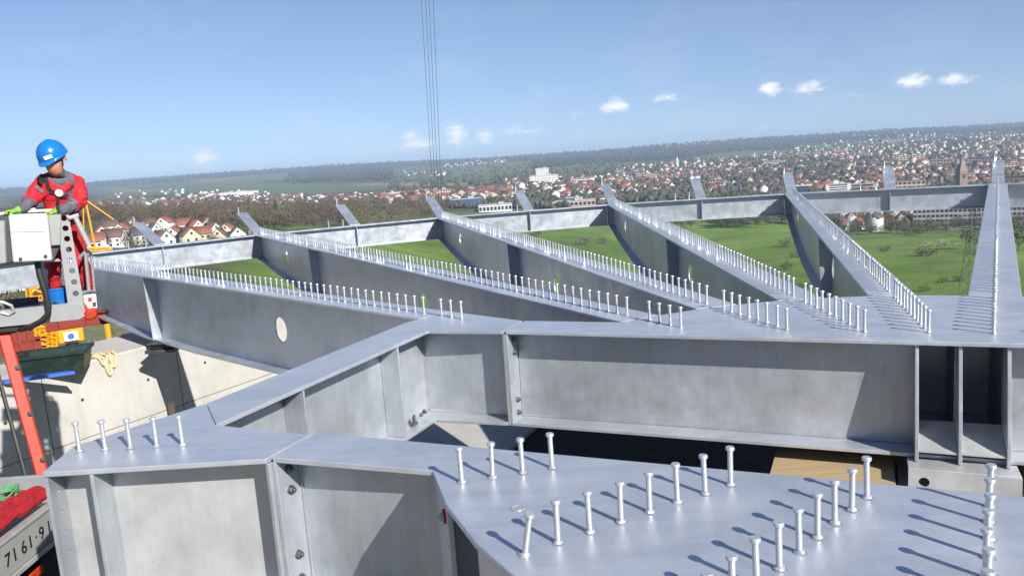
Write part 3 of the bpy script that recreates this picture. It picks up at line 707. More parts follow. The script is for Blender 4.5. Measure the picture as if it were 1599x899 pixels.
# near the site: trodden soil and gravel
paint((1 - sm(DD + n_a * 20, 60, 110)), SOIL)
paint((1 - sm(DD + n_a * 20, 110, 190)) * .5, np.array([.16, .15, .09]))
verts = np.stack([TX, TY, TZ], -1).reshape(-1, 3)
nA, nD = len(azs), len(Dr)
I = np.arange(nD - 1)[:, None] * nA; J = np.arange(nA)[None, :]; J2 = (J + 1) % nA
quads = np.stack([I + J, I + J2, I + nA + J2, I + nA + J], -1).reshape(-1, 4)[:, ::-1]
def np_mesh(name, V, F, mats, mi=None, smooth=False, colors=None):
    me = bpy.data.meshes.new(name); k = F.shape[1]
    me.vertices.add(len(V)); me.vertices.foreach_set('co', np.asarray(V, np.float32).ravel())
    me.loops.add(F.size); me.loops.foreach_set('vertex_index', np.asarray(F, np.int32).ravel())
    me.polygons.add(len(F)); me.polygons.foreach_set('loop_start', np.arange(0, F.size, k, dtype=np.int32)); me.polygons.foreach_set('loop_total', np.full(len(F), k, np.int32))
    for m in mats: me.materials.append(MATS[m])
    if mi is not None: me.polygons.foreach_set('material_index', np.asarray(mi, np.int32))
    if smooth: me.polygons.foreach_set('use_smooth', np.ones(len(F), bool))
    if colors is not None:
        at = me.color_attributes.new('cover', 'FLOAT_COLOR', 'POINT')
        at.data.foreach_set('color', np.concatenate([colors, np.ones((len(colors), 1))], 1).astype(np.float32).ravel())
    me.update(calc_edges=True); me.validate(); return me
m = MN('land', 0.95, spec=0.1)
at = m.n('ShaderNodeAttribute'); at.attribute_name = 'cover'
v = m.pos()
n_f = m.noise(v, 0.35, 5, 0.65); n_c = m.noise(v, 0.03, 5, 0.6)
k1 = m.ramp(n_f, [(0.25, rgb(.72, .72, .72)), (0.75, rgb(1.28, 1.28, 1.28))]); k2 = m.ramp(n_c, [(0.3, rgb(.70, .80, .72)), (0.5, rgb(1, 1, 1)), (0.7, rgb(1.30, 1.14, 1.2))])
m.color(m.mix(1.0, m.mix(1.0, at.outputs['Color'], k1, 'MULTIPLY'), k2, 'MULTIPLY'))
m.bump(n_f, 0.5, 0.6)
land = bpy.data.objects.new('ground', np_mesh('ground', verts, quads, ['land'], smooth=True, colors=C_.reshape(-1, 3))); col.objects.link(land); struct(land)

# ------------------------------------------------------------------ trees and bushes
def leafmat(name, c, var=0.3):
    m = MN(name, 0.8, spec=0.2); v = m.pos()
    a = tuple(x * (1 - var) for x in c[:3]) + (1,); b = tuple(x * (1 + var) for x in c[:3]) + (1,)
    m.color(m.ramp(m.noise(v, 0.22, 3, 0.6), [(0.35, a), (0.65, b)])); return m.m
leafmat('bark', rgb(.085, .066, .05)); leafmat('twig_brown', rgb(.125, .092, .066)); leafmat('twig_grey', rgb(.16, .135, .105)); leafmat('bud_olive', rgb(.125, .125, .05))
leafmat('leaf_green', rgb(.065, .095, .028)); leafmat('conifer', rgb(.022, .038, .020)); leafmat('blossom', rgb(.42, .38, .30)); leafmat('tree_far', rgb(.088, .076, .058)); leafmat('tree_far_green', rgb(.05, .065, .03))
def tree_proto(seed, style='bare', n=150, h=1.0, w=0.62):
    """unit-height tree -> trunk+limbs triangles and crown triangles (vertex, face arrays)"""
    q = np.random.default_rng(seed); TV, TF_ = [], []; CV, CF = [], []
    def limb(a, b, ra, rb, k=4):
        a = np.array(a); b = np.array(b); d = b - a; d = d / (np.linalg.norm(d) + 1e-9); x = np.cross(d, [.3, .2, .9]); x /= np.linalg.norm(x) + 1e-9; y = np.cross(d, x); o = len(TV)
        for c, r in ((a, ra), (b, rb)):
            for i in range(k):
                t = 2 * math.pi * i / k; TV.append(c + r * (math.cos(t) * x + math.sin(t) * y))
        for i in range(k):
            j = (i + 1) % k; TF_.append((o + i, o + j, o + k + j)); TF_.append((o + i, o + k + j, o + k + i))
    tips = []
    if style == 'conifer':
        limb((0, 0, 0), (0, 0, 1), .018, .003)
        for i in range(n):
            z = .08 + .9 * q.random() ** 1.1; r = w * .34 * (1 - z) ** .85 + .015; t = q.random() * 6.283
            c = np.array([math.cos(t), math.sin(t), 0]); p = c * r * q.uniform(.35, 1) + [0, 0, z]; s = .035 + .05 * (1 - z)
            e = np.cross(c, [0, 0, 1]); o = len(CV); CV += [p - c * s * .9 + [0, 0, s * .6], p + e * s * .6 - [0, 0, s * .3], p - e * s * .6 - [0, 0, s * .3], p + c * s - [0, 0, s * .7]]
            CF += [(o, o + 1, o + 3), (o, o + 3, o + 2)]
        return (np.array(TV), np.array(TF_)), (np.array(CV), np.array(CF))
    fork = .05 if style == 'bush' else .28
    limb((0, 0, -.02), (q.uniform(-.02, .02), q.uniform(-.02, .02), fork), .026, .018, 5)
    nb = 9
    for i in range(nb):
        t = 6.283 * i / nb + q.uniform(-.4, .4); el = q.uniform(.35, 1.25); L = q.uniform(.35, .6)
        b = np.array([math.cos(t) * math.cos(el) * L * w * 1.3, math.sin(t) * math.cos(el) * L * w * 1.3, fork + math.sin(el) * L * (1 - fork) * 1.25]); b[2] = min(b[2], .93)
        limb((0, 0, fork * q.uniform(.7, 1)), b, .013, .004)
        tips.append(b); m_ = b * .6 + np.array([0, 0, fork * .4]); 
        for j in range(3):
            b2 = m_ + q.normal(0, .13, 3) * [w * 1.3, w * 1.3, 1] + [0, 0, .1]; limb(m_, b2, .006, .002, 3); tips.append(b2)
    tips = np.array(tips)
    for i in range(n):
        c = tips[q.integers(len(tips))] + q.normal(0, .085, 3) * [w * 1.25, w * 1.25, .9]
        c[2] = min(max(c[2], fork * .6 + .02), 1.0); d = q.normal(0, 1, 3); d /= np.linalg.norm(d); o = len(CV)
        if style == 'bare':
            d[2] = abs(d[2]) + .5; d /= np.linalg.norm(d); e = np.cross(d, q.normal(0, 1, 3)); e /= np.linalg.norm(e) + 1e-9; L = q.uniform(.05, .11); t = q.uniform(.006, .014)
            CV += [c - e * t, c + e * t, c + d * L]; CF += [(o, o + 1, o + 2)]
        else:
            e = np.cross(d, q.normal(0, 1, 3)); e /= np.linalg.norm(e) + 1e-9; L = q.uniform(.022, .05)
            CV += [c - e * L, c + d * L, c + e * L, c - d * L]; CF += [(o, o + 1, o + 2), (o, o + 2, o + 3)]
    return (np.array(TV), np.array(TF_)), (np.array(CV), np.array(CF))
PRO = {'bare': [tree_proto(s, 'bare', 420, w=.6) for s in range(4)], 'leaf': [tree_proto(20 + s, 'leaf', 260, w=.62) for s in range(3)],
       'bush': [tree_proto(40 + s, 'bush', 260, w=.95) for s in range(3)], 'conifer': [tree_proto(60 + s, 'conifer', 260) for s in range(2)]}
_tm = {}
def tree_thing(name, p, h, w, style, leaf, label, cat, group, var=0):
    """one tree: trunk with limbs, crown of small leaf or twig faces"""
    key = (style, leaf, var)
    if key not in _tm:
        (tv, tf), (cv, cf) = PRO[style][var % len(PRO[style])]
        _tm[key] = (np_mesh('trunk', tv, tf, ['bark']), np_mesh('crown', cv, cf, [leaf]))
    r = thing(name, p, label, cat, group); r.rotation_euler = (0, 0, rng.uniform(0, 6.28)); r.scale = (h * w, h * w, h)
    for nm, me in zip(('trunk', 'crown'), _tm[key]):
        o = bpy.data.objects.new(nm, me); col.objects.link(o); o.parent = r
    return r
def scatter_mesh(items, matidx_trunk, styles):
    """items: (style, var, x, y, z, h, w, rot, crown material index) -> arrays of one joined mesh"""
    Vs, Fs, Ms = [], [], []; off = 0
    for (st, var, x, y, z, h, w, a, ci) in items:
        (tv, tf), (cv, cf) = PRO[st][var % len(PRO[st])]
        ca, sa = math.cos(a), math.sin(a)
        for V, F, mi in ((tv, tf, matidx_trunk), (cv, cf, ci)):
            X = V[:, 0] * ca - V[:, 1] * sa; Y = V[:, 0] * sa + V[:, 1] * ca
            Vs.append(np.stack([x + X * h * w, y + Y * h * w, z + V[:, 2] * h], -1)); Fs.append(F + off); Ms.append(np.full(len(F), mi)); off += len(V)
    return np.concatenate(Vs), np.concatenate(Fs), np.concatenate(Ms)
# far trees: clumps of a few rough facets
_t = (1 + 5 ** .5) / 2
ICO_V = np.array([(-1, _t, 0), (1, _t, 0), (-1, -_t, 0), (1, -_t, 0), (0, -1, _t), (0, 1, _t), (0, -1, -_t), (0, 1, -_t), (_t, 0, -1), (_t, 0, 1), (-_t, 0, -1), (-_t, 0, 1)]) / 1.9
ICO_F = np.array([(0, 11, 5), (0, 5, 1), (0, 1, 7), (0, 7, 10), (0, 10, 11), (1, 5, 9), (5, 11, 4), (11, 10, 2), (10, 7, 6), (7, 1, 8), (3, 9, 4), (3, 4, 2), (3, 2, 6), (3, 6, 8), (3, 8, 9), (4, 9, 5), (2, 4, 11), (6, 2, 10), (8, 6, 7), (9, 8, 1)])
def clumps(pts, sizes, q, nper=2):
    Vs, Fs = [], []; off = 0
    for p, s in zip(pts, sizes):
        for i in range(nper):
            V = ICO_V * (q.uniform(.7, 1.25, (12, 1))) * np.array([s * q.uniform(.35, .55), s * q.uniform(.35, .55), s * q.uniform(.4, .6)])
            c = np.array([q.normal(0, s * .28), q.normal(0, s * .28), s * q.uniform(.3, .62)]) + p
            Vs.append(V + c); Fs.append(ICO_F + off); off += 12
    return np.concatenate(Vs), np.concatenate(Fs)

# woods between the site and the town (bare spring trees, one mass)
def sample(region, n, q, dmin=25, jitter=True):
    out = []; x0, x1, f0, f1 = region
    tries = 0
    while len(out) < n and tries < n * 4:
        tries += 1
        x = q.uniform(x0, x1); y = q.uniform(f0(x) if callable(f0) else f0, f1(x) if callable(f1) else f1)
        p = hit(x, y, dmin)
        if p is not None: out.append((p, x, y))
    return out
def lin(*pts):
    xs = [a for a, b in pts]; ys = [b for a, b in pts]
    return lambda x: float(np.interp(x, xs, ys))
items = []
for (p, x, y) in sample((120, 700, lin((120, 340), (340, 336), (470, 330), (700, 322)), lin((120, 352), (340, 366), (520, 360), (700, 352))), 270, nr, 200):
    items.append(('bare', int(nr.integers(4)), p.x, p.y, p.z - .5, nr.uniform(13, 20), nr.uniform(.8, 1.15), nr.uniform(0, 6), 1 if nr.random() < .6 else (2 if nr.random() < .6 else 3)))
for (p, x, y) in sample((560, 700, 355, 375), 70, nr, 200):
    items.append(('bare', int(nr.integers(4)), p.x, p.y, p.z - .5, nr.uniform(10, 15), nr.uniform(.9, 1.2), nr.uniform(0, 6), 2 if nr.random() < .5 else 3))
for (p, x, y) in sample((1010, 1245, lin((1010, 340), (1245, 338)), lin((1010, 360), (1245, 356))), 110, nr, 200):
    items.append(('leaf' if nr.random() < .35 else 'bare', int(nr.integers(4)), p.x, p.y, p.z - .5, nr.uniform(10, 16), nr.uniform(.9, 1.2), nr.uniform(0, 6), 4 if nr.random() < .5 else 3))
for (p, x, y) in sample((1290, 1599, 350, 368), 90, nr, 200):
    items.append(('leaf' if nr.random() < .3 else 'bare', int(nr.integers(4)), p.x, p.y, p.z - .5, nr.uniform(7, 12), nr.uniform(1, 1.3), nr.uniform(0, 6), 3 if nr.random() < .6 else 1))
for (p, x, y) in sample((140, 420, 352, 394), 75, nr, 200):
    items.append(('bare', int(nr.integers(4)), p.x, p.y, p.z - .3, nr.uniform(5, 9), nr.uniform(.9, 1.3), nr.uniform(0, 6), 1 + int(nr.integers(3))))
for (p, x, y) in sample((1290, 1599, 338, 360), 60, nr, 300):
    items.append(('bare' if nr.random() < .6 else 'leaf', int(nr.integers(4)), p.x, p.y, p.z - .3, nr.uniform(6, 11), nr.uniform(.9, 1.3), nr.uniform(0, 6), 1 + int(nr.integers(4))))
V_, F_, M_ = scatter_mesh(items, 0, None)
wood = bpy.data.objects.new('bare_wood', np_mesh('bare_wood', V_, F_, ['bark', 'twig_brown', 'twig_grey', 'bud_olive', 'leaf_green'], M_)); col.objects.link(wood)
stuff(wood, 'leafless brown woods and hedges in the valley before the town', 'wood')
# trees one can pick out
shrubs = sample((540, 1599, lin((540, 372), (800, 362), (1100, 366), (1599, 385)), lin((540, 392), (800, 400), (1100, 440), (1599, 455))), 20, nr, 150)
for i, (p, x, y) in enumerate(shrubs):
    lf = ('leaf_green', 'bud_olive', 'twig_brown', 'twig_grey')[int(nr.integers(4))]; nmx = {'leaf_green': 'dark green', 'bud_olive': 'olive green', 'twig_brown': 'leafless brown', 'twig_grey': 'leafless grey'}[lf]
    tree_thing('shrub', p - Vector((0, 0, .2)), nr.uniform(3.5, 8), nr.uniform(1.0, 1.6), 'bush', lf, 'small %s shrub standing on the valley meadow' % nmx, 'shrub', '%s shrubs on the meadow' % nmx, i)
picks = [('bush', 'twig_grey', 914, 383, 9, 'pale budding bush alone in the green meadow below the third radial beam'), ('bush', 'twig_brown', 1228, 386, 8, 'brownish bush on the meadow left of the fifth radial beam'),
  ('bush', 'leaf_green', 1383, 393, 5, 'small dark green bush in the middle of the meadow'), ('bush', 'blossom', 1450, 386, 5, 'pale blossoming bush at the meadow edge beside the pylon'),
  ('bush', 'blossom', 1475, 384, 5, 'pale blossoming bush beside the round olive tree'), ('leaf', 'bud_olive', 1512, 389, 12, 'round olive-green tree at the meadow edge behind the pylon'),
  ('conifer', 'conifer', 433, 352, 19, 'tall dark conifer rising from the bare brown wood'), ('conifer', 'conifer', 446, 352, 12, 'smaller dark conifer beside the tall one in the wood'),
  ('bush', 'leaf_green', 1495, 440, 4, 'low green bush on the meadow near the pylon foot'), ('bush', 'bud_olive', 1440, 455, 4, 'olive bush at the lower end of the meadow'),
  ('leaf', 'leaf_green', 1590, 392, 13, 'dark green tree right of the sixth radial beam'), ('bush', 'twig_brown', 1575, 425, 5, 'brown scrub on the meadow right of the sixth radial beam'),
  ('bare', 'bud_olive', 168, 356, 12, 'yellowish budding tree beside the yellow crane'), ('conifer', 'conifer', 1265, 352, 14, 'dark fir in the tree line left of the fifth radial beam'),
  ('bush', 'leaf_green', 1160, 352, 8, 'fresh green tree in the row at the top of the meadow')]
for i, (st, lf, x, y, h, lab) in enumerate(picks):
    p = hit(x, y, 100)
    tree_thing({'bush': 'bush', 'leaf': 'broadleaf_tree', 'bare': 'bare_tree', 'conifer': 'conifer_tree'}[st], p - Vector((0, 0, .2)), h, 1.25 if st == 'bush' else 1.0, st, lf, lab, 'bush' if st == 'bush' else 'tree', None, i)
# ------------------------------------------------------------------ the town
for nm, c in (('wall_white', (.67, .66, .63)), ('wall_cream', (.60, .53, .40)), ('wall_pink', (.52, .36, .30)), ('wall_grey', (.40, .40, .39)),
              ('roof_red', (.25, .090, .060)), ('roof_brown', (.135, .08, .065)), ('roof_orange', (.30, .13, .08)), ('roof_slate', (.09, .09, .10)), ('roof_flat', (.42, .42, .42)),
              ('glass_dark', (.030, .036, .045)), ('glass_blue', (.022, .05, .095)), ('hall_blue', (.035, .085, .22)), ('stone_tower', (.22, .17, .145))):
    plain(nm, rgb(*c), 0.35 if 'glass' in nm else 0.75, 0.0, var=0.14, scale=0.4, kind='Object', dirt=.12)
def house_geo(w, d, e, rf, over=.4):
    """gabled house about the origin: walls with gables, and roof slabs"""
    a, b = w / 2, d / 2
    wv = [(-a, -b, -3), (a, -b, -3), (a, b, -3), (-a, b, -3), (-a, -b, e), (a, -b, e), (a, b, e), (-a, b, e), (-a, 0, e + rf), (a, 0, e + rf)]
    wf = [(0, 1, 5), (0, 5, 4), (2, 3, 7), (2, 7, 6), (1, 2, 6), (1, 6, 5), (5, 6, 9), (3, 0, 4), (3, 4, 7), (4, 8, 7)]
    k = rf / b; A = a + over; B = b + over; z0 = e - over * k; t = .28
    rv = [(-A, -B, z0), (A, -B, z0), (A, 0, e + rf), (-A, 0, e + rf), (-A, B, z0), (A, B, z0)]
    rv = rv + [(x, y, z + t) for x, y, z in rv]
    rf_ = [(6, 7, 8), (6, 8, 9), (9, 8, 11), (9, 11, 10), (0, 2, 1), (0, 3, 2), (3, 5, 2), (3, 4, 5), (0, 1, 7), (0, 7, 6), (5, 4, 10), (5, 10, 11), (1, 2, 8), (1, 8, 7), (2, 5, 11), (2, 11, 8), (3, 0, 6), (3, 6, 9), (4, 3, 9), (4, 9, 10)]
    return (np.array(wv, float), np.array(wf)), (np.array(rv, float), np.array(rf_))
SHAPES = [(10.5, 9, 6.0, 4.0), (12.5, 9.5, 6.2, 4.2), (9, 8, 6.0, 4.2), (18, 10.5, 8.6, 4.0), (16, 11, 11.5, 3.4)]
GEO = [house_geo(*s) for s in SHAPES]
WALLS = ['wall_white', 'wall_cream', 'wall_pink', 'wall_grey']; ROOFS = ['roof_red', 'roof_brown', 'roof_orange', 'roof_slate']
WN = {'wall_white': 'white', 'wall_cream': 'cream', 'wall_pink': 'pinkish', 'wall_grey': 'grey'}; RN = {'roof_red': 'red', 'roof_brown': 'brown', 'roof_orange': 'orange', 'roof_slate': 'dark slate'}
_hm = {}
def house(p, rz, si, wm_, rm_, where, detail=False):
    key = (si, wm_, rm_)
    if key not in _hm:
        (wv, wf), (rv, rf) = GEO[si]; _hm[key] = (np_mesh('wall', wv, wf, [wm_]), np_mesh('roof', rv, rf, [rm_]))
    w, d, e, rf = SHAPES[si]; size = ['small', 'mid-sized', 'narrow', 'long', 'tall long'][si]
    lab = '%s %s house with %s roof %s' % (size, WN[wm_], RN[rm_], where)
    r = thing('house', p, lab, 'house', 'houses: %s %s, %s roof, %s' % (size, WN[wm_], RN[rm_], where)); r.rotation_euler = (0, 0, rz)
    for nm, me in zip(('wall', 'roof'), _hm[key]):
        o = bpy.data.objects.new(nm, me); col.objects.link(o); o.parent = r
        if nm == 'roof' and detail:
            ch = bpy.data.objects.new('chimney', chim_me); col.objects.link(ch); ch.parent = o; ch.location = (w * .22, d * .12, e + rf * .75)
    if detail:
        for sy in (-1, 1):
            for fx in (-.3, 0, .3):
                for z in (1.6, 4.2):
                    if z < e - .8: _win(r, (fx * w, sy * (d / 2 + .02), z), 0)
        for sx in (-1, 1):
            for fy in (-.22, .22):
                for z in (1.6, 4.2): _win(r, (sx * (w / 2 + .02), fy * d, z), math.pi / 2)
            _win(r, (sx * (w / 2 + .02), 0, e + rf * .35), math.pi / 2)
    return r
chim_me = MB().box((0, 0, .6), (.7, .6, 2.2)).mesh('chimney', 'roof_brown')
win_me = MB().box((0, 0, 0), (1.25, .12, 1.35)).mesh('window', 'glass_dark')
def _win(r, loc, rz):
    o = bpy.data.objects.new('window', win_me); col.objects.link(o); o.parent = r; o.location = loc; o.rotation_euler = (0, 0, rz)
def pick_cols(q, red=.5):
    a = q.random(); wm_ = 'wall_white' if a < .58 else ('wall_cream' if a < .8 else ('wall_pink' if a < .9 else 'wall_grey'))
    b = q.random(); red *= 1.05; rm_ = 'roof_red' if b < red else ('roof_brown' if b < red + .40 else ('roof_orange' if b < red + .38 else 'roof_slate'))
    return wm_, rm_
taken = []
def free(p, r):
    for (x, y, q) in taken:
        if (x - p.x) ** 2 + (y - p.y) ** 2 < (r + q) ** 2: return False
    taken.append((p.x, p.y, r)); return True
# near quarter below the left end of the deck, houses read off one by one (x, base row, shape, wall, roof, turn)
NEARH = [(172, 366, 1, 'wall_white', 'roof_brown', .3), (195, 372, 1, 'wall_white', 'roof_red', .1), (205, 358, 0, 'wall_cream', 'roof_brown', .9), (222, 382, 0, 'wall_white', 'roof_slate', .7),
  (243, 372, 2, 'wall_white', 'roof_slate', .8), (262, 366, 3, 'wall_white', 'roof_red', .2), (285, 364, 1, 'wall_cream', 'roof_red', .4), (296, 386, 1, 'wall_cream', 'roof_brown', .75),
  (275, 380, 0, 'wall_white', 'roof_red', .2), (318, 380, 0, 'wall_cream', 'roof_red', .5), (332, 372, 0, 'wall_white', 'roof_brown', 1.0), (345, 384, 2, 'wall_cream', 'roof_brown', .3),
  (180, 386, 1, 'wall_white', 'roof_brown', .15), (160, 378, 0, 'wall_cream', 'roof_red', .6), (306, 366, 0, 'wall_white', 'roof_red', .9), (235, 360, 0, 'wall_white', 'roof_brown', .4),
  (358, 372, 0, 'wall_cream', 'roof_red', .2), (372, 380, 0, 'wall_white', 'roof_slate', .6), (268, 356, 1, 'wall_white', 'roof_red', .1), (325, 360, 0, 'wall_white', 'roof_red', .7),
  (12, 455, 1, 'wall_white', 'roof_brown', .3), (150, 395, 0, 'wall_white', 'roof_red', .3), (255, 391, 0, 'wall_white', 'roof_brown', .9), (400, 372, 0, 'wall_white', 'roof_red', .5)]
n_ind = 0
for (x, y, si, wm_, rm_, t) in NEARH:
    p = hit(x, y, 120)
    if p is None: continue
    taken.append((p.x, p.y, 8)); n_ind += 1
    house(p, math.atan2(p.y, p.x) + (t - .5) * 1.2 + (math.pi / 2 if n_ind % 3 == 1 else 0), si, wm_, rm_, 'among bare trees beyond the lift basket', True).scale = (.84, .84, .84)
# regions of the town: (x0, x1, top row, bottom row, count, share of red roofs, where)
REG = [(1310, 1440, 330, 362, 30, .7, 'beside the grey office block'), (1560, 1599, 300, 345, 10, .6, 'in the dense town beyond the meadow'),
       (1240, 1599, lin((1240, 262), (1599, 240)), lin((1240, 300), (1599, 318)), 230, .62, 'in the dense town beyond the meadow'),
       (960, 1240, lin((960, 288), (1100, 262), (1240, 255)), lin((960, 306), (1240, 302)), 170, .42, 'on the slope below the slim white tower'),
       (780, 960, lin((780, 300), (960, 292)), lin((780, 316), (960, 314)), 90, .45, 'in the quarter round the white hospital')]
STF = [(960, 1240, lin((960, 268), (1000, 258), (1240, 238)), lin((960, 292), (1240, 268)), 330, .42), (1240, 1599, lin((1240, 232), (1350, 215), (1599, 205)), lin((1240, 262), (1599, 246)), 420, .5),
       (480, 800, lin((480, 312), (640, 304), (800, 295)), lin((480, 324), (640, 320), (800, 312)), 480, .42), (130, 300, 317, 333, 260, .25), (300, 480, 308, 325, 170, .4),
       (690, 790, lin((690, 257), (790, 247)), lin((690, 262), (790, 255)), 55, .3), (1040, 1140, lin((1040, 226), (1140, 216)), lin((1040, 231), (1140, 223)), 50, .4),
       (780, 980, lin((780, 282), (980, 276)), lin((780, 300), (980, 296)), 150, .42), (1300, 1440, 198, 216, 60, .4), (160, 420, 296, 312, 40, .2), (620, 700, 268, 275, 18, .3)]
gq = np.random.default_rng(5)
street = lambda p: math.atan2(p.y, p.x) + (((math.floor(p.x / 110) * 1.7 + math.floor(p.y / 160) * 2.3) % 1.0) - .5) * 1.3 + (math.pi / 2 if (math.floor(p.x / 90) + math.floor(p.y / 130)) % 3 == 0 else 0)
for (x0, x1, a, b, n, red, where) in REG:
    for (p, x, y) in sample((x0, x1, a, b), int(n * 1.25), gq, 500):
        if n_ind >= 296: break
        D = math.hypot(p.x, p.y); 
        if not free(p, 6.5): continue
        si = int(gq.choice([0, 1, 2, 3, 4], p=[.32, .26, .17, .17, .08])); wm_, rm_ = pick_cols(gq, red)
        hh = house(p, street(p) + gq.normal(0, .06), si, wm_, rm_, where, D < 950); hh.scale = (.86, .86, .9); n_ind += 1
Vs, Fs, Ms = [], [], []; off = 0; mats_all = WALLS + ROOFS
for (x0, x1, a, b, n, red) in [(r[0], r[1], r[2], r[3], int(r[4] * .9), r[5]) for r in REG[2:]] + STF:
    for (p, x, y) in sample((x0, x1, a, b), n, gq, 600):
        si = int(gq.choice([0, 1, 2, 3, 4], p=[.34, .26, .18, .16, .06])); wm_, rm_ = pick_cols(gq, red); t = street(p) + gq.normal(0, .08); s = gq.uniform(.74, 1.0)
        for (V, F), mm in zip(GEO[si], (wm_, rm_)):
            X = V[:, 0] * math.cos(t) - V[:, 1] * math.sin(t); Y = V[:, 0] * math.sin(t) + V[:, 1] * math.cos(t)
            Vs.append(np.stack([p.x + X * s, p.y + Y * s, p.z + V[:, 2] * s], -1)); Fs.append(F + off); Ms.append(np.full(len(F), mats_all.index(mm))); off += len(V)
ht = bpy.data.objects.new('distant_houses', np_mesh('distant_houses', np.concatenate(Vs), np.concatenate(Fs), mats_all, np.concatenate(Ms))); col.objects.link(ht)
stuff(ht, 'countless small houses of the far quarters on the slopes', 'houses')
# trees among the houses and forests on the hills, each too small to pick out
pts = []; sz = []
for (x0, x1, a, b, n, s0, s1) in [(1240, 1599, lin((1240, 225), (1599, 205)), lin((1240, 335), (1599, 330)), 1650, 6, 11), (960, 1240, lin((960, 262), (1240, 238)), lin((960, 320), (1240, 312)), 1150, 6, 11),
      (480, 960, lin((480, 312), (800, 285), (960, 272)), lin((480, 330), (960, 325)), 900, 7, 11), (120, 480, lin((120, 316), (480, 308)), lin((120, 340), (480, 330)), 420, 8, 12),
      (600, 960, lin((600, 265), (960, 250)), lin((600, 300), (960, 280)), 330, 9, 14), (1150, 1320, 250, 290, 300, 10, 15)]:
    for (p, x, y) in sample((x0, x1, a, b), n, gq, 300): pts.append((p.x, p.y, p.z)); sz.append(gq.uniform(s0, s1))
V_, F_ = clumps(pts, sz, gq, 2)
mi = np.repeat(gq.random(len(pts)) < .4, 40).astype(int)
tt_ = bpy.data.objects.new('town_trees', np_mesh('town_trees', V_, F_, ['tree_far', 'tree_far_green'], mi)); col.objects.link(tt_); stuff(tt_, 'trees scattered between the houses of the town', 'trees')
pts = []; sz = []
skyl = lin((0, 293), (130, 285), (300, 270), (500, 255), (600, 252), (700, 246), (830, 240), (900, 233), (1000, 228), (1100, 218), (1150, 212), (1300, 205), (1450, 193), (1599, 187))
for (x0, x1, o0, o1, n) in [(0, 830, 1.5, 11, 1500), (830, 1240, 1.5, 25, 2200), (1130, 1599, 1.5, 18, 1700), (450, 615, 10, 30, 700)]:
    for (p, x, y) in sample((x0, x1, (lambda x: skyl(x) + o0), (lambda x: skyl(x) + o1)), n, gq, 2000): pts.append((p.x, p.y, p.z)); sz.append(gq.uniform(9, 19))
leafmat('forest_far', rgb(.032, .040, .028))
V_, F_ = clumps(pts, sz, gq, 1)
fo = bpy.data.objects.new('hill_forest', np_mesh('hill_forest', V_, F_, ['forest_far'])); col.objects.link(fo); stuff(fo, 'dark forest covering the far ridges', 'forest')

# ------------------------------------------------------------------ larger buildings
def block(name, x0, x1, yb, h, depth_, floors, bays, wall, glass, label, roof='roof_flat', turn=0.0, parapet=True, win=True):
    """flat-roofed building standing at the ground row yb between columns x0 and x1"""
    c = hit((x0 + x1) / 2, yb, 200); D = math.hypot(c.x, c.y); wdt = (x1 - x0) / FPX * D / math.cos(math.atan2(c.x, c.y)) * math.cos(math.atan2(c.x, c.y))
    rz = math.atan2(c.y, c.x) - math.pi / 2 + turn
    r = thing(name, c, label, 'building'); r.rotation_euler = (0, 0, rz)
    def part(nm, mb, mat, par=None):
        me = mb.mesh(nm, mat); o = bpy.data.objects.new(nm, me); col.objects.link(o); o.parent = par or r; return o
    part('wall', MB().box((0, depth_ / 2, h / 2 - 2), (wdt, depth_, h + 4)), wall)
    ro = part('roof', MB().box((0, depth_ / 2, h + .25), (wdt + .8, depth_ + .8, .45)), roof)
    part('roof_box', MB().box((wdt * .18, depth_ * .5, h + 1.6), (wdt * .16, depth_ * .4, 2.3)), 'wall_grey', ro)
    if win:
        fh = h / floors; bw = wdt / bays; me = MB().box((0, 0, 0), (bw * .72, .16, fh * .52)).mesh('window', glass)
        for i in range(floors):
            for j in range(bays):
                o = bpy.data.objects.new('window', me); col.objects.link(o); o.parent = r; o.location = (-wdt / 2 + (j + .5) * bw, -.03, (i + .52) * fh)
    return r
block('office_block', 1440, 1544, 356, 18.5, 16, 5, 19, 'wall_grey', 'glass_dark', 'grey office block with five rows of dark windows below the edge beam')
block('office_block', 1572, 1640, 352, 18, 16, 5, 13, 'wall_grey', 'glass_dark', 'grey office block right of the sixth radial beam, rows of dark windows')
block('glass_office', 1242, 1261, 312, 17, 14, 5, 2, 'glass_blue', 'glass_dark', 'dark blue glass office tower beside the fifth beam bracket', 'wall_white', .35)
block('terraced_office', 1292, 1326, 305, 14, 12, 5, 1, 'wall_white', 'glass_dark', 'white office building with stacked dark window bands', turn=.2)
block('terraced_office', 1326, 1366, 303, 12, 12, 4, 1, 'wall_cream', 'glass_dark', 'cream office building with window bands right of the white one', turn=-.1)
block('clinic_building', 828, 872, 291, 22, 18, 5, 8, 'wall_white', 'wall_grey', 'large white hospital building on the town slope')
block('clinic_building', 838, 858, 288, 34, 16, 8, 4, 'wall_white', 'wall_grey', 'white hospital tower standing behind its broad wing')
block('industrial_hall', 704, 752, 325, 11, 22, 1, 1, 'hall_blue', 'hall_blue', 'blue industrial hall behind the bracket of the third radial beam', win=False)
block('industrial_hall', 884, 910, 322, 10, 20, 1, 1, 'hall_blue', 'hall_blue', 'small blue hall left of the fourth radial beam tip', win=False)
block('industrial_hall', 748, 800, 331, 8, 30, 1, 9, 'wall_white', 'glass_dark', 'low white hall in front of the blue industrial hall')
block('industrial_hall', 850, 930, 324, 7, 30, 1, 12, 'wall_pink', 'glass_dark', 'low reddish hall beside the small blue hall')
block('industrial_hall', 425, 470, 326, 10, 24, 2, 9, 'wall_cream', 'glass_dark', 'cream works hall behind the tall dark conifer', roof='roof_red')
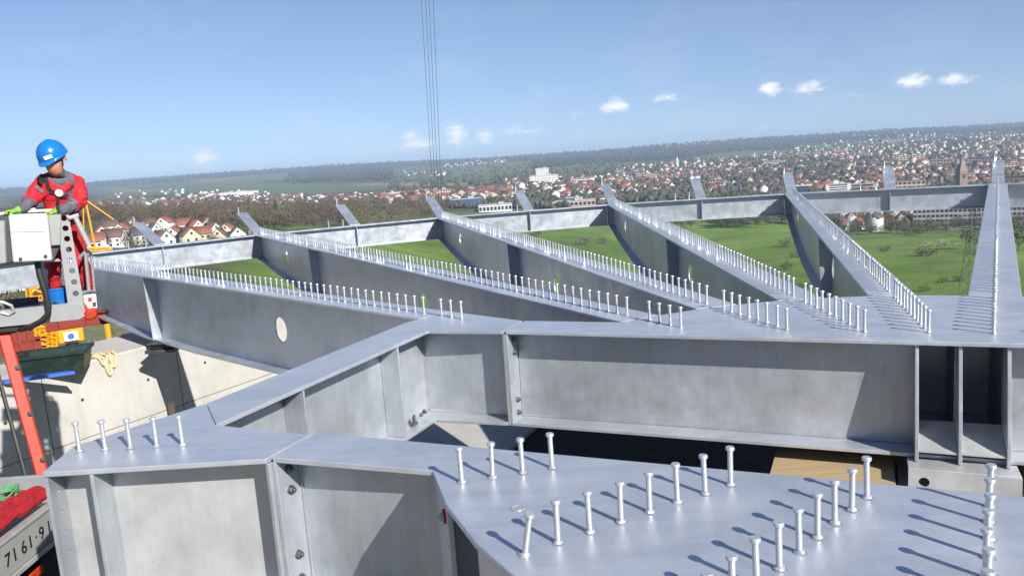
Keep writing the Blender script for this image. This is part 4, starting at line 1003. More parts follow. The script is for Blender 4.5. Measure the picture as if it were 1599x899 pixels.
block('apartment_row', 330, 400, 305, 9, 14, 2, 12, 'wall_white', 'wall_grey', 'long white works building on the far green slope')
block('apartment_row', 1330, 1365, 342, 12, 14, 3, 7, 'wall_pink', 'glass_dark', 'pink apartment row below the edge beam by the grey office', roof='roof_red')
block('apartment_row', 1400, 1440, 302, 15, 18, 3, 7, 'wall_cream', 'glass_dark', 'broad public building with large red roof above the edge beam', roof='roof_orange')
APT = [(1375, 262, 30), (1420, 255, 34), (1470, 262, 28), (1530, 258, 36), (1575, 268, 30), (1290, 262, 26), (1345, 246, 26), (1550, 240, 30), (1450, 238, 24), (1210, 262, 26), (1165, 275, 24), (1010, 282, 26), (905, 288, 24), (1585, 290, 36), (1490, 280, 30), (1300, 285, 24), (1120, 290, 22), (690, 312, 30), (610, 318, 26), (1400, 222, 20), (1330, 226, 20), (240, 323, 34), (200, 326, 30), (280, 321, 26)]
for i, (x, yb, w_) in enumerate(APT):
    wl = ('wall_white', 'wall_cream', 'wall_pink')[i % 3]; rr_ = ('roof_flat', 'roof_red', 'roof_brown')[(i // 3) % 3]
    block('apartment_block', x - w_ / 2, x + w_ / 2, yb, 9 + (i * 7) % 8, 12, 3 + (i % 2), max(4, w_ // 4), wl, 'glass_dark', '%s apartment block with %s roof among the small town houses' % (WN[wl], {'roof_flat': 'flat grey', 'roof_red': 'red', 'roof_brown': 'brown'}[rr_]), roof=rr_, turn=((i * 37) % 10 - 5) * .06)['group'] = '%s apartment blocks, %s' % (WN[wl], rr_.replace('_', ' '))
def church(x, yb, h, w, wall, roofm, label, spire=.35):
    c = hit(x, yb, 300); r = thing('church_tower', c, label, 'church tower'); hs = h * (1 - spire)
    for nm, mb, mat in (('shaft', MB().box((0, 0, hs / 2 - 1), (w, w, hs + 2)), wall), ('belfry', MB().box((0, 0, hs * .88), (w * 1.04, w * 1.04, hs * .02)).box((0, -w * .5, hs * .8), (w * .3, .2, hs * .1)), 'glass_dark'),
                        ('spire', MB().lathe([(w * .74, hs), (w * .4, hs + (h - hs) * .4), (.05, h)], 4, M=Matrix.Rotation(math.pi / 4, 4, 'Z')), roofm)):
        o = bpy.data.objects.new(nm, mb.mesh(nm, mat)); col.objects.link(o); o.parent = r
church(1501, 310, 46, 9, 'stone_tower', 'stone_tower', 'dark stone church tower above the red roofs left of the sixth beam')
church(1058, 262, 34, 6, 'wall_white', 'wall_white', 'slim white tower standing out of the town slope')
church(1178, 248, 30, 6, 'wall_cream', 'roof_slate', 'small church tower with slate spire on the town slope')
church(1433, 212, 32, 8, 'wall_cream', 'roof_slate', 'pale church tower on the far hillside quarter')
# wind of power lines over the meadow
def pylon(x, yb, h, label):
    p = hit(x, yb, 200); r = thing('power_pylon', p, label, 'pylon'); a = math.atan2(p.y, p.x) + .5
    def leg_at(t, s1, s2): w = (3.0 * (1 - t) + .5 * t); return p + Vector((math.cos(a) * s1 * w - math.sin(a) * s2 * w, math.sin(a) * s1 * w + math.cos(a) * s2 * w, t * h))
    b = MB()
    for s1 in (-1, 1):
        for s2 in (-1, 1): b.tube(leg_at(0, s1, s2), leg_at(1, s1, s2), .10, .07, 4)
    b.build('legs', 'dark_grey', r)
    b = MB()
    for i in range(7):
        t0, t1 = i / 7, (i + 1) / 7
        for (q0, q1) in (((-1, -1), (1, -1)), ((1, -1), (1, 1)), ((1, 1), (-1, 1)), ((-1, 1), (-1, -1))):
            b.tube(leg_at(t0, *q0), leg_at(t1, *q1), .05, n=3); b.tube(leg_at(t0, *q1), leg_at(t1, *q0), .05, n=3)
    b.build('bracing', 'dark_grey', r)
    tips = []
    for (t, L) in ((.62, 6.5), (.78, 8.0), (.93, 5.0)):
        c = p + Vector((0, 0, h * t)); dv = Vector((-math.sin(a), math.cos(a), 0)); b = MB()
        for s in (-1, 1):
            b.tube(c + Vector((0, 0, .9)), c + dv * s * L, .08, n=3); b.tube(c - Vector((0, 0, .3)), c + dv * s * L, .08, n=3); b.tube(c + dv * s * L, c + dv * s * L - Vector((0, 0, 1.2)), .07, n=4); tips.append(c + dv * s * L - Vector((0, 0, 1.2)))
        b.build('crossarm', 'dark_grey', r)
    return r, tips
py1, tips = pylon(1517, 466, 30, 'lattice power pylon on the meadow left of the sixth radial beam')
plain('wire_pale', rgb(.55, .56, .54), 0.4, 0.5)
for i, tp in enumerate(tips[:4]):
    far = hit(1130, 380, 300) + Vector((0, 0, 22 + (i // 2) * 4.5)) + Vector((0, (i % 2) * 12, 0))
    n = 16; P_ = [tp.lerp(far, j / n) - Vector((0, 0, 16 * (j / n) * (1 - j / n))) for j in range(n + 1)]
    w_ = MB().path(P_, .035, 4).build('power_line', 'wire_pale'); tag(w_, 'thin pale power line sagging over the green meadow from the pylon', 'power line', 'power lines over the meadow')
# ------------------------------------------------------------------ pier and abutment
def plane_frame(x, y, D):
    """upright plane facing the camera through the point at distance D on pixel (x, y)"""
    c = at_dist(x, y, D); e2 = Vector((c.x, c.y, 0)).normalized(); e1 = Vector((e2.y, -e2.x, 0))
    def F(px, py, off=0.0):
        d = ray(px, py); cam0 = Vector((0, 0, CAMH)); t = (D + off) / (d.dot(e2))
        return cam0 + d * t
    return F, e1, e2
root = thing('abutment', (-7.2, 13, -9), 'pale concrete abutment wall under the first radial beam', 'abutment')
wa = Vector((-7.78, 11.63, 0)); wb_ = Vector((-6.35, 14.07, 0)); wd = (wb_ - wa).normalized(); wn = Vector((-wd.y, wd.x, 0))       # wn points behind the wall
if wn.dot(Vector((-1, .3, 0))) < 0: wn = -wn
w0 = wa - wd * 5.5; w1 = wb_ + wd * 7.5; ZT = -1.30
b = MB(); b.slab([w0 + Vector((0, 0, -10)), w1 + Vector((0, 0, -10)), w1 + Vector((0, 0, ZT)), w0 + Vector((0, 0, ZT))], wn * 1.5); b.build('wall', 'concrete', root, bevel=.025)
for z, th in ((-2.55, .010), (-5.2, .010)):
    b = MB(); b.slab([w0 + Vector((0, 0, z)) - wn * .003, w1 + Vector((0, 0, z)) - wn * .003, w1 + Vector((0, 0, z + th)) - wn * .003, w0 + Vector((0, 0, z + th)) - wn * .003], wn * .006); b.build('formwork_joint', 'dark_grey', root)
for s in (1.2, 6.1, 8.55, 11.0, 13.4):
    b = MB(); q = w0 + wd * s - wn * .003; b.slab([q + Vector((0, 0, -8)), q + wd * .012 + Vector((0, 0, -8)), q + wd * .012 + Vector((0, 0, ZT - .03)), q + Vector((0, 0, ZT - .03))], wn * .006); b.build('formwork_joint', 'dark_grey', root)
for s in np.arange(.6, 15, 1.22):
    for z in (-1.9, -3.1):
        b = MB(); q = w0 + wd * float(s) + Vector((0, 0, z)); b.lathe([(.028, 0), (.028, .004)], 10, M=Matrix.Translation(q) @ (-wn).to_track_quat('Z', 'Y').to_matrix().to_4x4()); b.build('tie_hole', 'dark_grey', root)
# bearing of the first beam on the wall
br_p = RP(0, 12.55, 0, 0); zb = -depth(12.55) - TF
q = thing('bearing', Vector((br_p.x, br_p.y, ZT)), 'black bearing block between the first radial beam and the abutment wall', 'bearing')
MB().box((br_p.x, br_p.y, ZT + .03), (.62, .5, .055), AX + .4).build('base_plate', 'dark_grey', q, bevel=.004)
MB().box((br_p.x, br_p.y, (ZT + .058 + zb - .03) / 2), (.46, .38, zb - .032 - ZT - .06), AX + .4).build('pad', 'rubber', q, bevel=.01)
MB().box((br_p.x, br_p.y, zb - .016), (.56, .44, .026), AX + .4).build('top_plate', 'dark_grey', q, bevel=.004)
# pier under the hub, with its timber working deck
root = thing('pier', W(1.4, 0, -9), 'concrete pier standing under the hub of the steel deck', 'pier')
MB().prism([W(.2, -1.4).xy, W(2.4, -1.4).xy, W(2.4, 1.28).xy, W(.2, 1.28).xy], -12, -1.16).build('shaft', 'concrete', root, bevel=.03)
MB().prism([W(.9, -.40).xy, W(1.7, -.40).xy, W(1.7, .42).xy, W(.9, .42).xy], -1.158, -1.075).build('plinth', 'concrete', root, bevel=.01)
root = thing('plywood_platform', W(1.2, .9, -1.15), 'yellow plywood working deck seen through the slot below the hub girder', 'plywood deck')
for i, (v0, v1) in enumerate(((.44, 1.30), (-1.3, -.42))):
    MB().prism([W(.25, v0).xy, W(2.38, v0).xy, W(2.38, v1).xy, W(.25, v1).xy], -1.155, -1.0).build('plywood_sheet', 'plywood', root)
q = MB(); q.prism([W(-1.3, 1.32).xy, W(9.0, 1.32).xy, W(9.0, 9.0).xy, W(2.6, 9.0).xy, W(-1.3, 4.9).xy], -2.36, -2.30)  # added black sheet, paints the shade seen through the slot below the hub
o = q.build('slot_shade_sheet', 'slot_shade_black', origin=W(1, 2.8, -2.36)); tag(o, 'black sheet standing in for the shade below the hub opening', 'shade sheet')
o = MB().prism([W(3.6, 4.9).xy, W(5.6, 4.9).xy, W(5.6, 6.6).xy, W(3.6, 6.6).xy], -2.298, -2.24).build('concrete_block', 'concrete', origin=W(4.6, 5.7, -2.3)); tag(o, 'pale concrete slab lying on the black sheet under the hub corner', 'slab')
t0 = W(.82, -.02, -1.157)
root = thing('clamp_tool', t0, 'small red clamp tool lying below the bearing plate', 'tool')
MB().box((t0.x, t0.y, t0.z + .05), (.20, .09, .05), AX + 1.2).box((t0.x + .04, t0.y, t0.z + .09), (.06, .05, .05), AX + .9).build('body', 'signal_red', root, bevel=.012)
MB().tube(t0 + Vector((-.12, .02, .05)), t0 + Vector((.12, .05, .12)), .016, n=8).build('handle', 'rubber', root)
root = thing('red_channel', W(1.0, -.8, -1.0), 'red painted steel section on the plywood right of the bearing', 'steel section')
MB().prism([W(.85, -.50).xy, W(1.15, -.50).xy, W(1.15, -1.3).xy, W(.85, -1.3).xy], -.998, -.93).build('flange', 'signal_red', root, bevel=.006)
o = MB().tube(W(-1.22, 4.86, -1.6), W(-1.22, 4.86, .045), .028, n=10).build('pipe_stub', 'bark', origin=W(-1.22, 4.86, -1.6)); tag(o, 'rusty pipe stub standing up behind the side girder flange', 'pipe')

# things on the abutment ------------------------------------------------
def onwall(px, py, z=ZT): return on_plane(px, py, z)
g0 = onwall(90, 577); a_ = math.atan2(wd.y, wd.x)
root = thing('storage_bin', g0, 'dark green storage bin standing on the abutment wall', 'bin')
Mx = Matrix.Translation(g0 + Vector((0, 0, .004))) @ Matrix.Rotation(a_ - .75, 4, 'Z')
def tub(L0, W0, L1, W1, h, t):
    b = MB(); O0 = [(-L0, -W0), (L0, -W0), (L0, W0), (-L0, W0)]; O1 = [(-L1, -W1), (L1, -W1), (L1, W1), (-L1, W1)]
    v = [Mx @ Vector((x, y, 0)) for x, y in O0] + [Mx @ Vector((x, y, h)) for x, y in O1] + [Mx @ Vector((x * (1 - t / L1), y * (1 - t / W1), h)) for x, y in O1] + [Mx @ Vector((x * (1 - t / L0), y * (1 - t / W0), t)) for x, y in O0]
    f = [(3, 2, 1, 0)]
    for i in range(4):
        j = (i + 1) % 4; f += [(i, j, 4 + j, 4 + i), (4 + i, 4 + j, 8 + j, 8 + i), (8 + i, 8 + j, 12 + j, 12 + i)]
    f += [(12, 13, 14, 15)]; b.add(v, f); return b
tub(.43, .26, .48, .31, .30, .03).build('tub', 'bin_green', root, bevel=.008)
rim = MB()
for (c, s) in (((0, -.315, .29), (1.02, .05, .04)), ((0, .315, .29), (1.02, .05, .04)), ((-.49, 0, .29), (.05, .58, .04)), ((.49, 0, .29), (.05, .58, .04))): rim.box((0, 0, 0), s, M=Mx @ Matrix.Translation(Vector(c)))
rim.build('rim', 'bin_green', root)
p0, p1 = onwall(8, 600), onwall(118, 584)
o = MB().slab([p0, p1, p1 + wn * .16, p0 + wn * .16], (0, 0, .05)).build('board', 'plank_blue', origin=p0, bevel=.005); tag(o, 'blue board lying on the abutment wall under the green bin', 'board')
# lifting sling hanging over the edge
edge = lambda s, z, o=0.0: wa + wd * s + Vector((0, 0, z)) - wn * o
s_c = (onwall(160, 555) - wa).dot(wd)
root = thing('lifting_sling', edge(s_c, ZT), 'beige lifting sling looped over the edge of the abutment wall', 'sling')
for i, (da, db, dz) in enumerate(((-.16, .10, -.34), (-.05, .17, -.22), (-.22, .02, -.15))):
    P_ = []
    for j in range(15):
        t = j / 14; s = s_c + da + (db - da) * t
        if t < .2: q_ = edge(s, ZT + .03, -.28 + t * 1.4 + .02)
        elif t > .8: q_ = edge(s, ZT + .035, -.28 + (1 - t) * 1.4 + .02)
        else: q_ = edge(s, ZT + .02 + dz * math.sin((t - .2) / .6 * math.pi), .035)
        P_.append(q_)
    MB().path(P_, .024, 6).build('strand', 'rope_beige', root, smooth=True)
# red steel walers and loose material behind
F_w, e1_, e2_ = plane_frame(120, 510, 17.5)
def waler(x0, y0, x1, y1, D, label, h=.22):
    F, e1, e2 = plane_frame(x0, y0, D); a = F(x0, y0); b_ = F(x1, y1); b_.z = a.z
    r = thing('steel_waler', (a + b_) / 2 - Vector((0, 0, h / 2)), label, 'steel waler', 'red steel walers behind the abutment'); d = (b_ - a).normalized(); n = Vector((-d.y, d.x, 0))
    for nm, z0, z1, w in (('flange', h / 2 - .02, h / 2, .09), ('web', -h / 2 + .02, h / 2 - .02, .008), ('flange', -h / 2, -h / 2 + .02, .09)):
        k = MB(); Z0 = Vector((0, 0, z0)); Z1 = Vector((0, 0, z1)); k.hexa([a + n * w + Z0, a - n * w + Z0, b_ - n * w + Z0, b_ + n * w + Z0], [a + n * w + Z1, a - n * w + Z1, b_ - n * w + Z1, b_ + n * w + Z1]); k.build(nm, 'red_oxide', r)
    for i in range(3):
        s = a.lerp(b_, (i + .5) / 3); MB().box((0, 0, 0), (.03, .17, h - .04), M=Matrix.Translation(s) @ Matrix.Rotation(math.atan2(d.y, d.x), 4, 'Z')).build('stiffener', 'red_oxide', r)
    return r
waler(70, 508, 200, 508, 17.5, 'long red steel waler just below the lift basket floor', .26)
waler(0, 545, 66, 545, 16.0, 'red steel waler left of the green storage bin', .22)
waler(126, 549, 152, 548, 16.5, 'short red steel waler end right of the green storage bin', .16)
waler(5, 527, 52, 524, 15.0, 'red lattice-like steel waler below the lift boom knuckle', .24)
tr = MB()
for i, (x, y, D) in enumerate(((228, 532, 26.0), )):
    F, e1, e2 = plane_frame(x, y, D); c = F(x, y); zg = float(terr(c.x, c.y)); 
    r = thing('site_trailer', Vector((c.x, c.y, zg)), 'small red site trailer behind the bearing of the first radial beam', 'trailer')
    az = math.atan2(e1.y, e1.x); M_b = Matrix.Translation(Vector((c.x, c.y, c.z))) @ Matrix.Rotation(az, 4, 'Z')
    MB().box((0, 0, 0), (1.3, .9, .5), M=M_b).build('body', 'signal_red', r, bevel=.03)
    for s in (-.4, .4):
        for e in (-.47, .47): MB().lathe([(.17, -.06), (.19, -.04), (.19, .04), (.17, .06)], 14, M=M_b @ Matrix.Translation(Vector((s, e, -.28))) @ Matrix.Rotation(math.pi / 2, 4, 'X')).build('wheel', 'rubber', r, smooth=True)
    MB().box((0, 0, 0), (.12, .12, c.z - .5 - zg), M=Matrix.Translation(Vector((c.x, c.y, (c.z - .5 + zg) / 2)))).build('support', 'dark_grey', r)

# ------------------------------------------------------------------ yellow crane behind the basket
def lattice(mb, a, b_, w, n, r=.05, rb=.03):
    a = Vector(a); b_ = Vector(b_); d = (b_ - a).normalized(); x = d.orthogonal().normalized(); y = d.cross(x); C4 = [(1, 1), (1, -1), (-1, -1), (-1, 1)]
    P = lambda t, c: a.lerp(b_, t) + (x * c[0] + y * c[1]) * w / 2
    for c in C4: mb.tube(P(0, c), P(1, c), r, n=4)
    for i in range(n):
        for j in range(4):
            mb.tube(P(i / n, C4[j]), P((i + 1) / n, C4[(j + 1) % 4]), rb, n=3); mb.tube(P(i / n, C4[j]), P(i / n, C4[(j + 1) % 4]), rb, n=3)
F, e1, e2 = plane_frame(55, 450, 30)
base = F(56, 545); zg = float(terr(base.x, base.y))
root = thing('tower_crane', Vector((base.x, base.y, zg)), 'yellow lattice crane mast and cab behind the lift basket', 'crane')
k = MB(); lattice(k, F(51, 405), Vector((F(58, 540).x, F(58, 540).y, zg)), .45, 26, .045, .03); k.build('mast', 'crane_yellow', root)
k = MB(); lattice(k, F(72, 512), F(72, 548), .5, 5, .04, .025); k.build('mast_foot', 'crane_yellow', root)
k = MB(); cc = F(110, 522); k.box(cc, (.75, .6, .45), math.atan2(e1.y, e1.x)); o = k.build('counterweight_box', 'crane_yellow', root, bevel=.03)
k = MB(); k.box(cc - e2 * .37, (.42, .02, .30), math.atan2(e1.y, e1.x)); k.build('sign_panel', 'white_paint', o)
k = MB(); k.lathe([(.10, 0), (.10, .012)], 16, M=Matrix.Translation(cc - e2 * .385) @ (-e2).to_track_quat('Z', 'Y').to_matrix().to_4x4()); k.build('sign_disc', 'plank_blue', o)
k = MB(); k.box(Vector((cc.x, cc.y, (cc.z - .3 + zg) / 2)), (.3, .3, cc.z - .3 - zg)); k.build('post', 'dark_grey', root)
F, e1, e2 = plane_frame(150, 360, 42)
b0_ = F(152, 396); zg = float(terr(b0_.x, b0_.y))
root = thing('derrick_crane', Vector((b0_.x, b0_.y, zg)), 'slender yellow crane jib with stays rising beside the worker', 'crane')
k = MB(); k.tube(F(134, 316), F(150, 393), .045, n=6); k.tube(F(130, 320), F(131, 396), .03, n=6); k.tube(F(134, 316), F(130, 320), .05, n=6); k.build('mast_tube', 'crane_yellow', root)
k = MB(); k.tube(F(136, 314), F(178, 343), .032, n=6); k.build('jib', 'crane_yellow', root)
k = MB(); lattice(k, F(134, 392), F(176, 391), .22, 9, .035, .025); k.build('base_frame', 'crane_yellow', root)
k = MB(); k.slab([F(157, 376), F(161, 376), F(176, 389), F(172, 391)], e2 * .3); k.build('counter_jib', 'white_paint', root)
k = MB(); k.tube(F(150, 396), Vector((F(150, 396).x, F(150, 396).y, zg)), .12, n=6); k.build('lower_mast', 'crane_yellow', root)
# four hoist cables of a high crane, out of the frame above
for i, (xt, xb) in enumerate(((658, 679), (664.5, 683), (670, 687), (676.5, 691.5))):
    a = at_dist(xb, 358, 60); t_ = at_dist(xt, 0, 60); d = (t_ - a); t_ = a + d * 1.9
    o = MB().tube(a, t_, .017, n=5).build('hoist_cable', 'dark_grey', origin=a); tag(o, 'thin dark crane hoist cable hanging down from the sky', 'cable', 'crane hoist cables')
# bare scrub behind the abutment
for i, (x, y, h, lab) in enumerate(((160, 552, 3.2, 'leafless bush behind the green storage bin'), (186, 549, 3.6, 'leafless shrub below the first radial beam beside the bearing'), (22, 500, 6, 'leafless pale tree seen under the lift control box'))):
    F, e1, e2 = plane_frame(x, y, 30 + 4 * i if i < 2 else 60); c = F(x, y); c.z = float(terr(c.x, c.y)); top = F(x, y - 45).z if i < 2 else F(x, 410).z
    tree_thing('bare_bush', c, max(2.0, top - c.z), .6, 'bare', 'twig_grey', lab, 'bush', None, i)

# ------------------------------------------------------------------ vehicle edge with the phone number, red slings
PX = -3.55
def onx(px, py, X=PX):
    d = ray(px, py); t = X / d.x; return Vector((0, 0, CAMH)) + d * t
zt_ = onx(40, 822).z; zb_ = onx(40, 878).z; ya = 3.2; yb = 6.35; tl = .06
root = thing('trailer_side', Vector((PX, 4.8, zb_ - 1.0)), 'grey dropside with a black phone number, red slings piled on it', 'trailer')
sl_ = lambda y: (y - 4.8) * .0
k = MB(); k.slab([(PX, ya, zb_), (PX, yb, zb_), (PX, yb, zt_), (PX, ya, zt_)], (-.04, 0, 0)); side = k.build('side_panel', 'panel_grey', root, bevel=.006)
k = MB(); k.box((PX - .02, (ya + yb) / 2, zt_ + .012), (.07, yb - ya, .022)); k.build('top_rail', 'galvanised', root, bevel=.004)
k = MB(); k.box((PX - .02, (ya + yb) / 2, zb_ - .02), (.08, yb - ya, .035)); k.build('bottom_rail', 'galvanised', root, bevel=.004)
k = MB(); k.box((PX - 1.3, (ya + yb) / 2, zb_ - .03), (2.5, yb - ya, .04)); k.build('load_bed', 'dark_grey', root)
k = MB(); k.box((PX - 1.0, yb + .02, (zb_ + zt_) / 2 - .02), (1.95, .04, zt_ - zb_ + .02)); k.build('headboard', 'panel_grey', root, bevel=.006)
for yw in (4.1, 5.75):
    k = MB(); k.lathe([(.14, -.10), (.30, -.10), (.34, -.06), (.34, .06), (.30, .10), (.14, .10)], 22, M=Matrix.Translation(Vector((PX - .18, yw, zb_ - .46))) @ Matrix.Rotation(math.pi / 2, 4, 'Y')); wo = k.build('wheel', 'rubber', root, smooth=True)
    k = MB(); k.lathe([(.02, .101), (.13, .101), (.135, .09)], 16, M=Matrix.Translation(Vector((PX - .18, yw, zb_ - .46))) @ Matrix.Rotation(math.pi / 2, 4, 'Y')); k.build('rim', 'dark_grey', wo)
k = MB(); k.box((PX + .012, 5.32, zb_ - .12), (.02, .16, .06)); k.build('side_lamp', 'boom_red', root, bevel=.008)
def text_mesh(txt, size, M, mat, name, parent, depth_=.002):
    cu_ = bpy.data.curves.new(name, 'FONT'); cu_.body = txt; cu_.size = size; cu_.extrude = depth_; cu_.align_x = 'LEFT'; cu_.resolution_u = 6; cu_.space_character = 1.12
    t = bpy.data.objects.new(name + '_src', cu_); col.objects.link(t)
    dg = bpy.context.evaluated_depsgraph_get(); me = bpy.data.meshes.new_from_object(t.evaluated_get(dg)); bpy.data.objects.remove(t)
    me.transform(M); me.transform(Matrix.Translation(-wloc(parent))); me.materials.clear(); me.materials.append(MATS[mat])
    o = bpy.data.objects.new(name, me); col.objects.link(o); o.parent = parent; return o
tp = onx(6, 889); h_t = (zt_ - zb_) * .46
yc = tp.y + .02
for ch, adv in (('7', .58), ('1', .50), (' ', .30), ('6', .60), ('1', .50), (' ', .16), ('\u00b7', .40), ('9', .62), (' ', .10), ('1', .5)):
    if ch != ' ':
        text_mesh(ch, h_t * 1.2, Matrix.Translation(Vector((PX + .004, yc, zb_ + (zt_ - zb_) * .30))) @ Matrix.Rotation(math.pi / 2, 4, 'Z') @ Matrix.Rotation(math.pi / 2, 4, 'X'), 'print_black', 'digit' if ch != '\u00b7' else 'dot', side)
    yc += adv * h_t * 1.2
# slings
root = thing('sling_bundle', Vector((PX - .25, 5.0, zt_)), 'bundle of red round slings heaped on the grey dropside', 'slings')
m = MN('sling_red', .75); v_ = m.coord('Object', (3, 3, 3)); m.color(m.ramp(m.noise(v_, 3, 5, .6), [(.3, srgb(150, 12, 24)), (.7, srgb(196, 34, 46))])); m.bump(m.noise(m.coord('Object', (14, 3, 14)), 3, 5, .65), .9, .03)
for i in range(9):
    ph = rng.uniform(0, 6); L_ = rng.uniform(.75, 1.0); yc_ = 4.85 + rng.uniform(-.1, .1); xo = PX - .12 - .035 * i; n_ = 40; P_ = []
    for j in range(n_ + 1):
        t = 2 * math.pi * j / n_; y_ = yc_ + L_ * math.cos(t); hump = .10 * math.cos((y_ - 4.85) * 1.3)
        P_.append(Vector((xo + (.05 + .02 * math.sin(ph)) * math.sin(t) + .015 * math.sin(ph + y_ * 9), y_, zt_ + .035 + hump * (.5 + .09 * (i % 5)) + .012 * math.sin(ph * 3 + y_ * 13 + (1.5 if t > math.pi else 0)))))
    MB().path(P_, [.034 + .008 * math.sin(ph + j * .9) for j in range(n_ + 1)], 8).build('sling', 'sling_red', root, smooth=True)
root = thing('green_net', Vector((PX - .35, 5.6, zt_)), 'tangled green net rope behind the red slings', 'net')
plain('net_green', srgb(90, 150, 105), .8, var=.2)
nc = onx(14, 790, PX - .25)
for i in range(9):
    ph = rng.uniform(0, 6); P_ = [nc + Vector((-.05 + .07 * math.sin(ph + t * .5), .13 * math.cos(t * .42 + ph), .02 + .10 * abs(math.sin(t * .33 + ph * 2)))) for t in range(16)]
    MB().path(P_, .006, 5).build('rope', 'net_green', root, smooth=True)
# ------------------------------------------------------------------ the lift basket
DB = 8.75
F, e1, e2 = plane_frame(70, 400, DB); AZB = math.atan2(e1.y, e1.x); Z3 = Vector((0, 0, 1))
floor_z = F(60, 478).z
root = thing('lift_basket', F(60, 495), 'grey lift basket with a perforated corner post and white control box', 'lift basket')
def fslab(nm, pts, off, th, mat, parent=None, bevel=.004):
    k = MB(); k.slab([F(x, y, off) for x, y in pts], e2 * th)
    return k.build(nm, mat, parent or root, bevel=bevel)
# perforated post
A_ = F(97.5, 335); B_ = F(122, 496); ax_ = (B_ - A_); Lp = ax_.length; ax_ = ax_ / Lp; wdir = e2.cross(ax_).normalized()
if wdir.dot(e1) < 0: wdir = -wdir
hs = []
for (zx, zy) in ((390, 42), (400, 103), (410, 167), (420, 232), (428, 297), (440, 362), (452, 430), (462, 500)):
    p = F(zx / 3.91, 330 + zy / 3.91) - A_; hs.append((p.dot(ax_), p.dot(wdir), .027))
k = MB(); web_plate(k, lambda s, t: A_ + ax_ * s + wdir * t, [0, Lp], lambda s: .052 + .018 * s, lambda s: -.052 - .02 * s, hs, .012, e2); k.build('corner_post', 'basket_grey', root)
k = MB()
for sg in (-1, 1):
    q0 = A_ + wdir * sg * .052; q1 = B_ + wdir * sg * (.052 + .019 * Lp); k.hexa([q1 + e2 * .007, q1 + wdir * -sg * .012 + e2 * .007, q1 + wdir * -sg * .012 + e2 * .09, q1 + e2 * .09], [q0 + e2 * .007, q0 + wdir * -sg * .012 + e2 * .007, q0 + wdir * -sg * .012 + e2 * .09, q0 + e2 * .09])
k.build('post_flange', 'basket_grey', root)
fslab('floor_channel', [(-12, 486), (112, 473), (124, 476), (133, 494), (123, 499), (-12, 512)], -.03, .05, 'basket_grey')
k = MB(); zf = F(60, 497).z
c0 = F(-12, 500, .04); c1 = F(118, 492, .04); c1.z = c0.z = zf + .02
k.slab([c0, c1, c1 + e2 * .85, c0 + e2 * .85], Z3 * .04); k.build('floor_plate', 'dark_grey', root)
fslab('toe_board', [(-12, 470), (60, 463), (60, 476), (-12, 484)], .8, .03, 'dark_grey')
fslab('bumper', [(-12, 512), (46, 507), (50, 512), (40, 517), (-12, 521)], 0, .12, 'rubber', bevel=.01)
# control box
bx_ = fslab('control_box', [(13, 335), (74, 333.5), (82, 407), (20.5, 410)], -.22, .20, 'box_white', bevel=.012)
fslab('lid_seam', [(17, 362), (71, 360.5), (71, 362), (17, 363.5)], -.2225, .004, 'panel_grey', bx_, 0)
for (x, y) in ((32, 407), (71, 403)):
    k = MB(); k.lathe([(.016, 0), (.016, .012)], 10, M=Matrix.Translation(F(x, y - 3, -.222)) @ (-e2).to_track_quat('Z', 'Y').to_matrix().to_4x4()); k.build('screw', 'dark_grey', bx_)
fslab('box_side', [(74, 336), (96, 334), (95, 383), (80, 384)], -.10, .22, 'panel_grey', bevel=.008)
fslab('box_bracket', [(80, 384), (95, 383), (84, 406), (80, 406)], -.05, .12, 'dark_grey')
fslab('second_box', [(-12, 346), (8, 344), (11, 411), (-12, 414)], -.16, .25, 'basket_grey', bevel=.01)
fslab('box_gap_cover', [(5, 338), (14, 337), (21, 409), (9, 410)], -.10, .16, 'dark_grey')
fslab('cross_rail', [(-12, 410), (92, 404), (96, 408), (-12, 416)], .02, .05, 'basket_grey')
# rails
k = MB(); k.path([F(-12, 336, .0), F(20, 331.5, 0), F(108, 327.5, 0)], .021, 10); k.build('top_rail', 'basket_grey', root, smooth=True)
k = MB(); k.path([F(-12, 331, .85), F(40, 327, .85), F(112, 324, .85), F(119, 328, .7), F(112, 329, .1), F(108, 328, 0)], .019, 10); k.build('top_rail', 'basket_grey', root, smooth=True)
k = MB(); k.path([F(118, 328, .8), F(128, 400, .8), F(134, 470, .8)], .019, 8); k.build('rear_post', 'basket_grey', root, smooth=True)
fslab('tool_tray', [(-10, 327), (40, 323), (42, 328), (-10, 333)], .2, .3, 'dark_grey')
k = MB(); k.tube(F(107, 341, -.02), F(123, 336, -.02), .022, n=8); k.tube(F(117, 338, -.02), F(139, 383, -.02), .024, n=8); k.build('gate_arm', 'galvanised', root, smooth=True)
k = MB(); k.path([F(133, 391, .1), F(135.5, 420, .1), F(139, 455, .1)], .017, 8); k.path([F(142, 396, .3), F(145, 425, .3), F(147.5, 455, .3)], .012, 8); k.path([F(124, 402, 0), F(130, 396, .1), F(137, 391, .15), F(142, 396, .3)], .016, 8); k.path([F(128, 457, 0), F(139, 455, .1), F(148, 456, .3)], .018, 8); k.build('gate_frame', 'basket_grey', root, smooth=True)
k = MB(); k.slab([F(130, 461, -.02), F(150, 459, -.02), F(152, 481, -.02), F(134, 486, -.02)], e2 * .06); o = k.build('warning_panel', 'white_paint', root, bevel=.008)
k = MB(); k.slab([F(137, 465, -.024), F(143, 464, -.024), F(144, 470, -.024), F(138, 472, -.024)], e2 * .003); k.slab([F(130.5, 470, -.024), F(136, 478, -.024), F(140, 485, -.024), F(133.5, 486, -.024)], e2 * .003); k.build('warning_mark', 'signal_red', o)
k = MB(); k.slab([F(144, 472, -.024), F(150, 471, -.024), F(150, 478, -.024), F(145, 479, -.024)], e2 * .003); k.build('warning_mark', 'dark_grey', o)
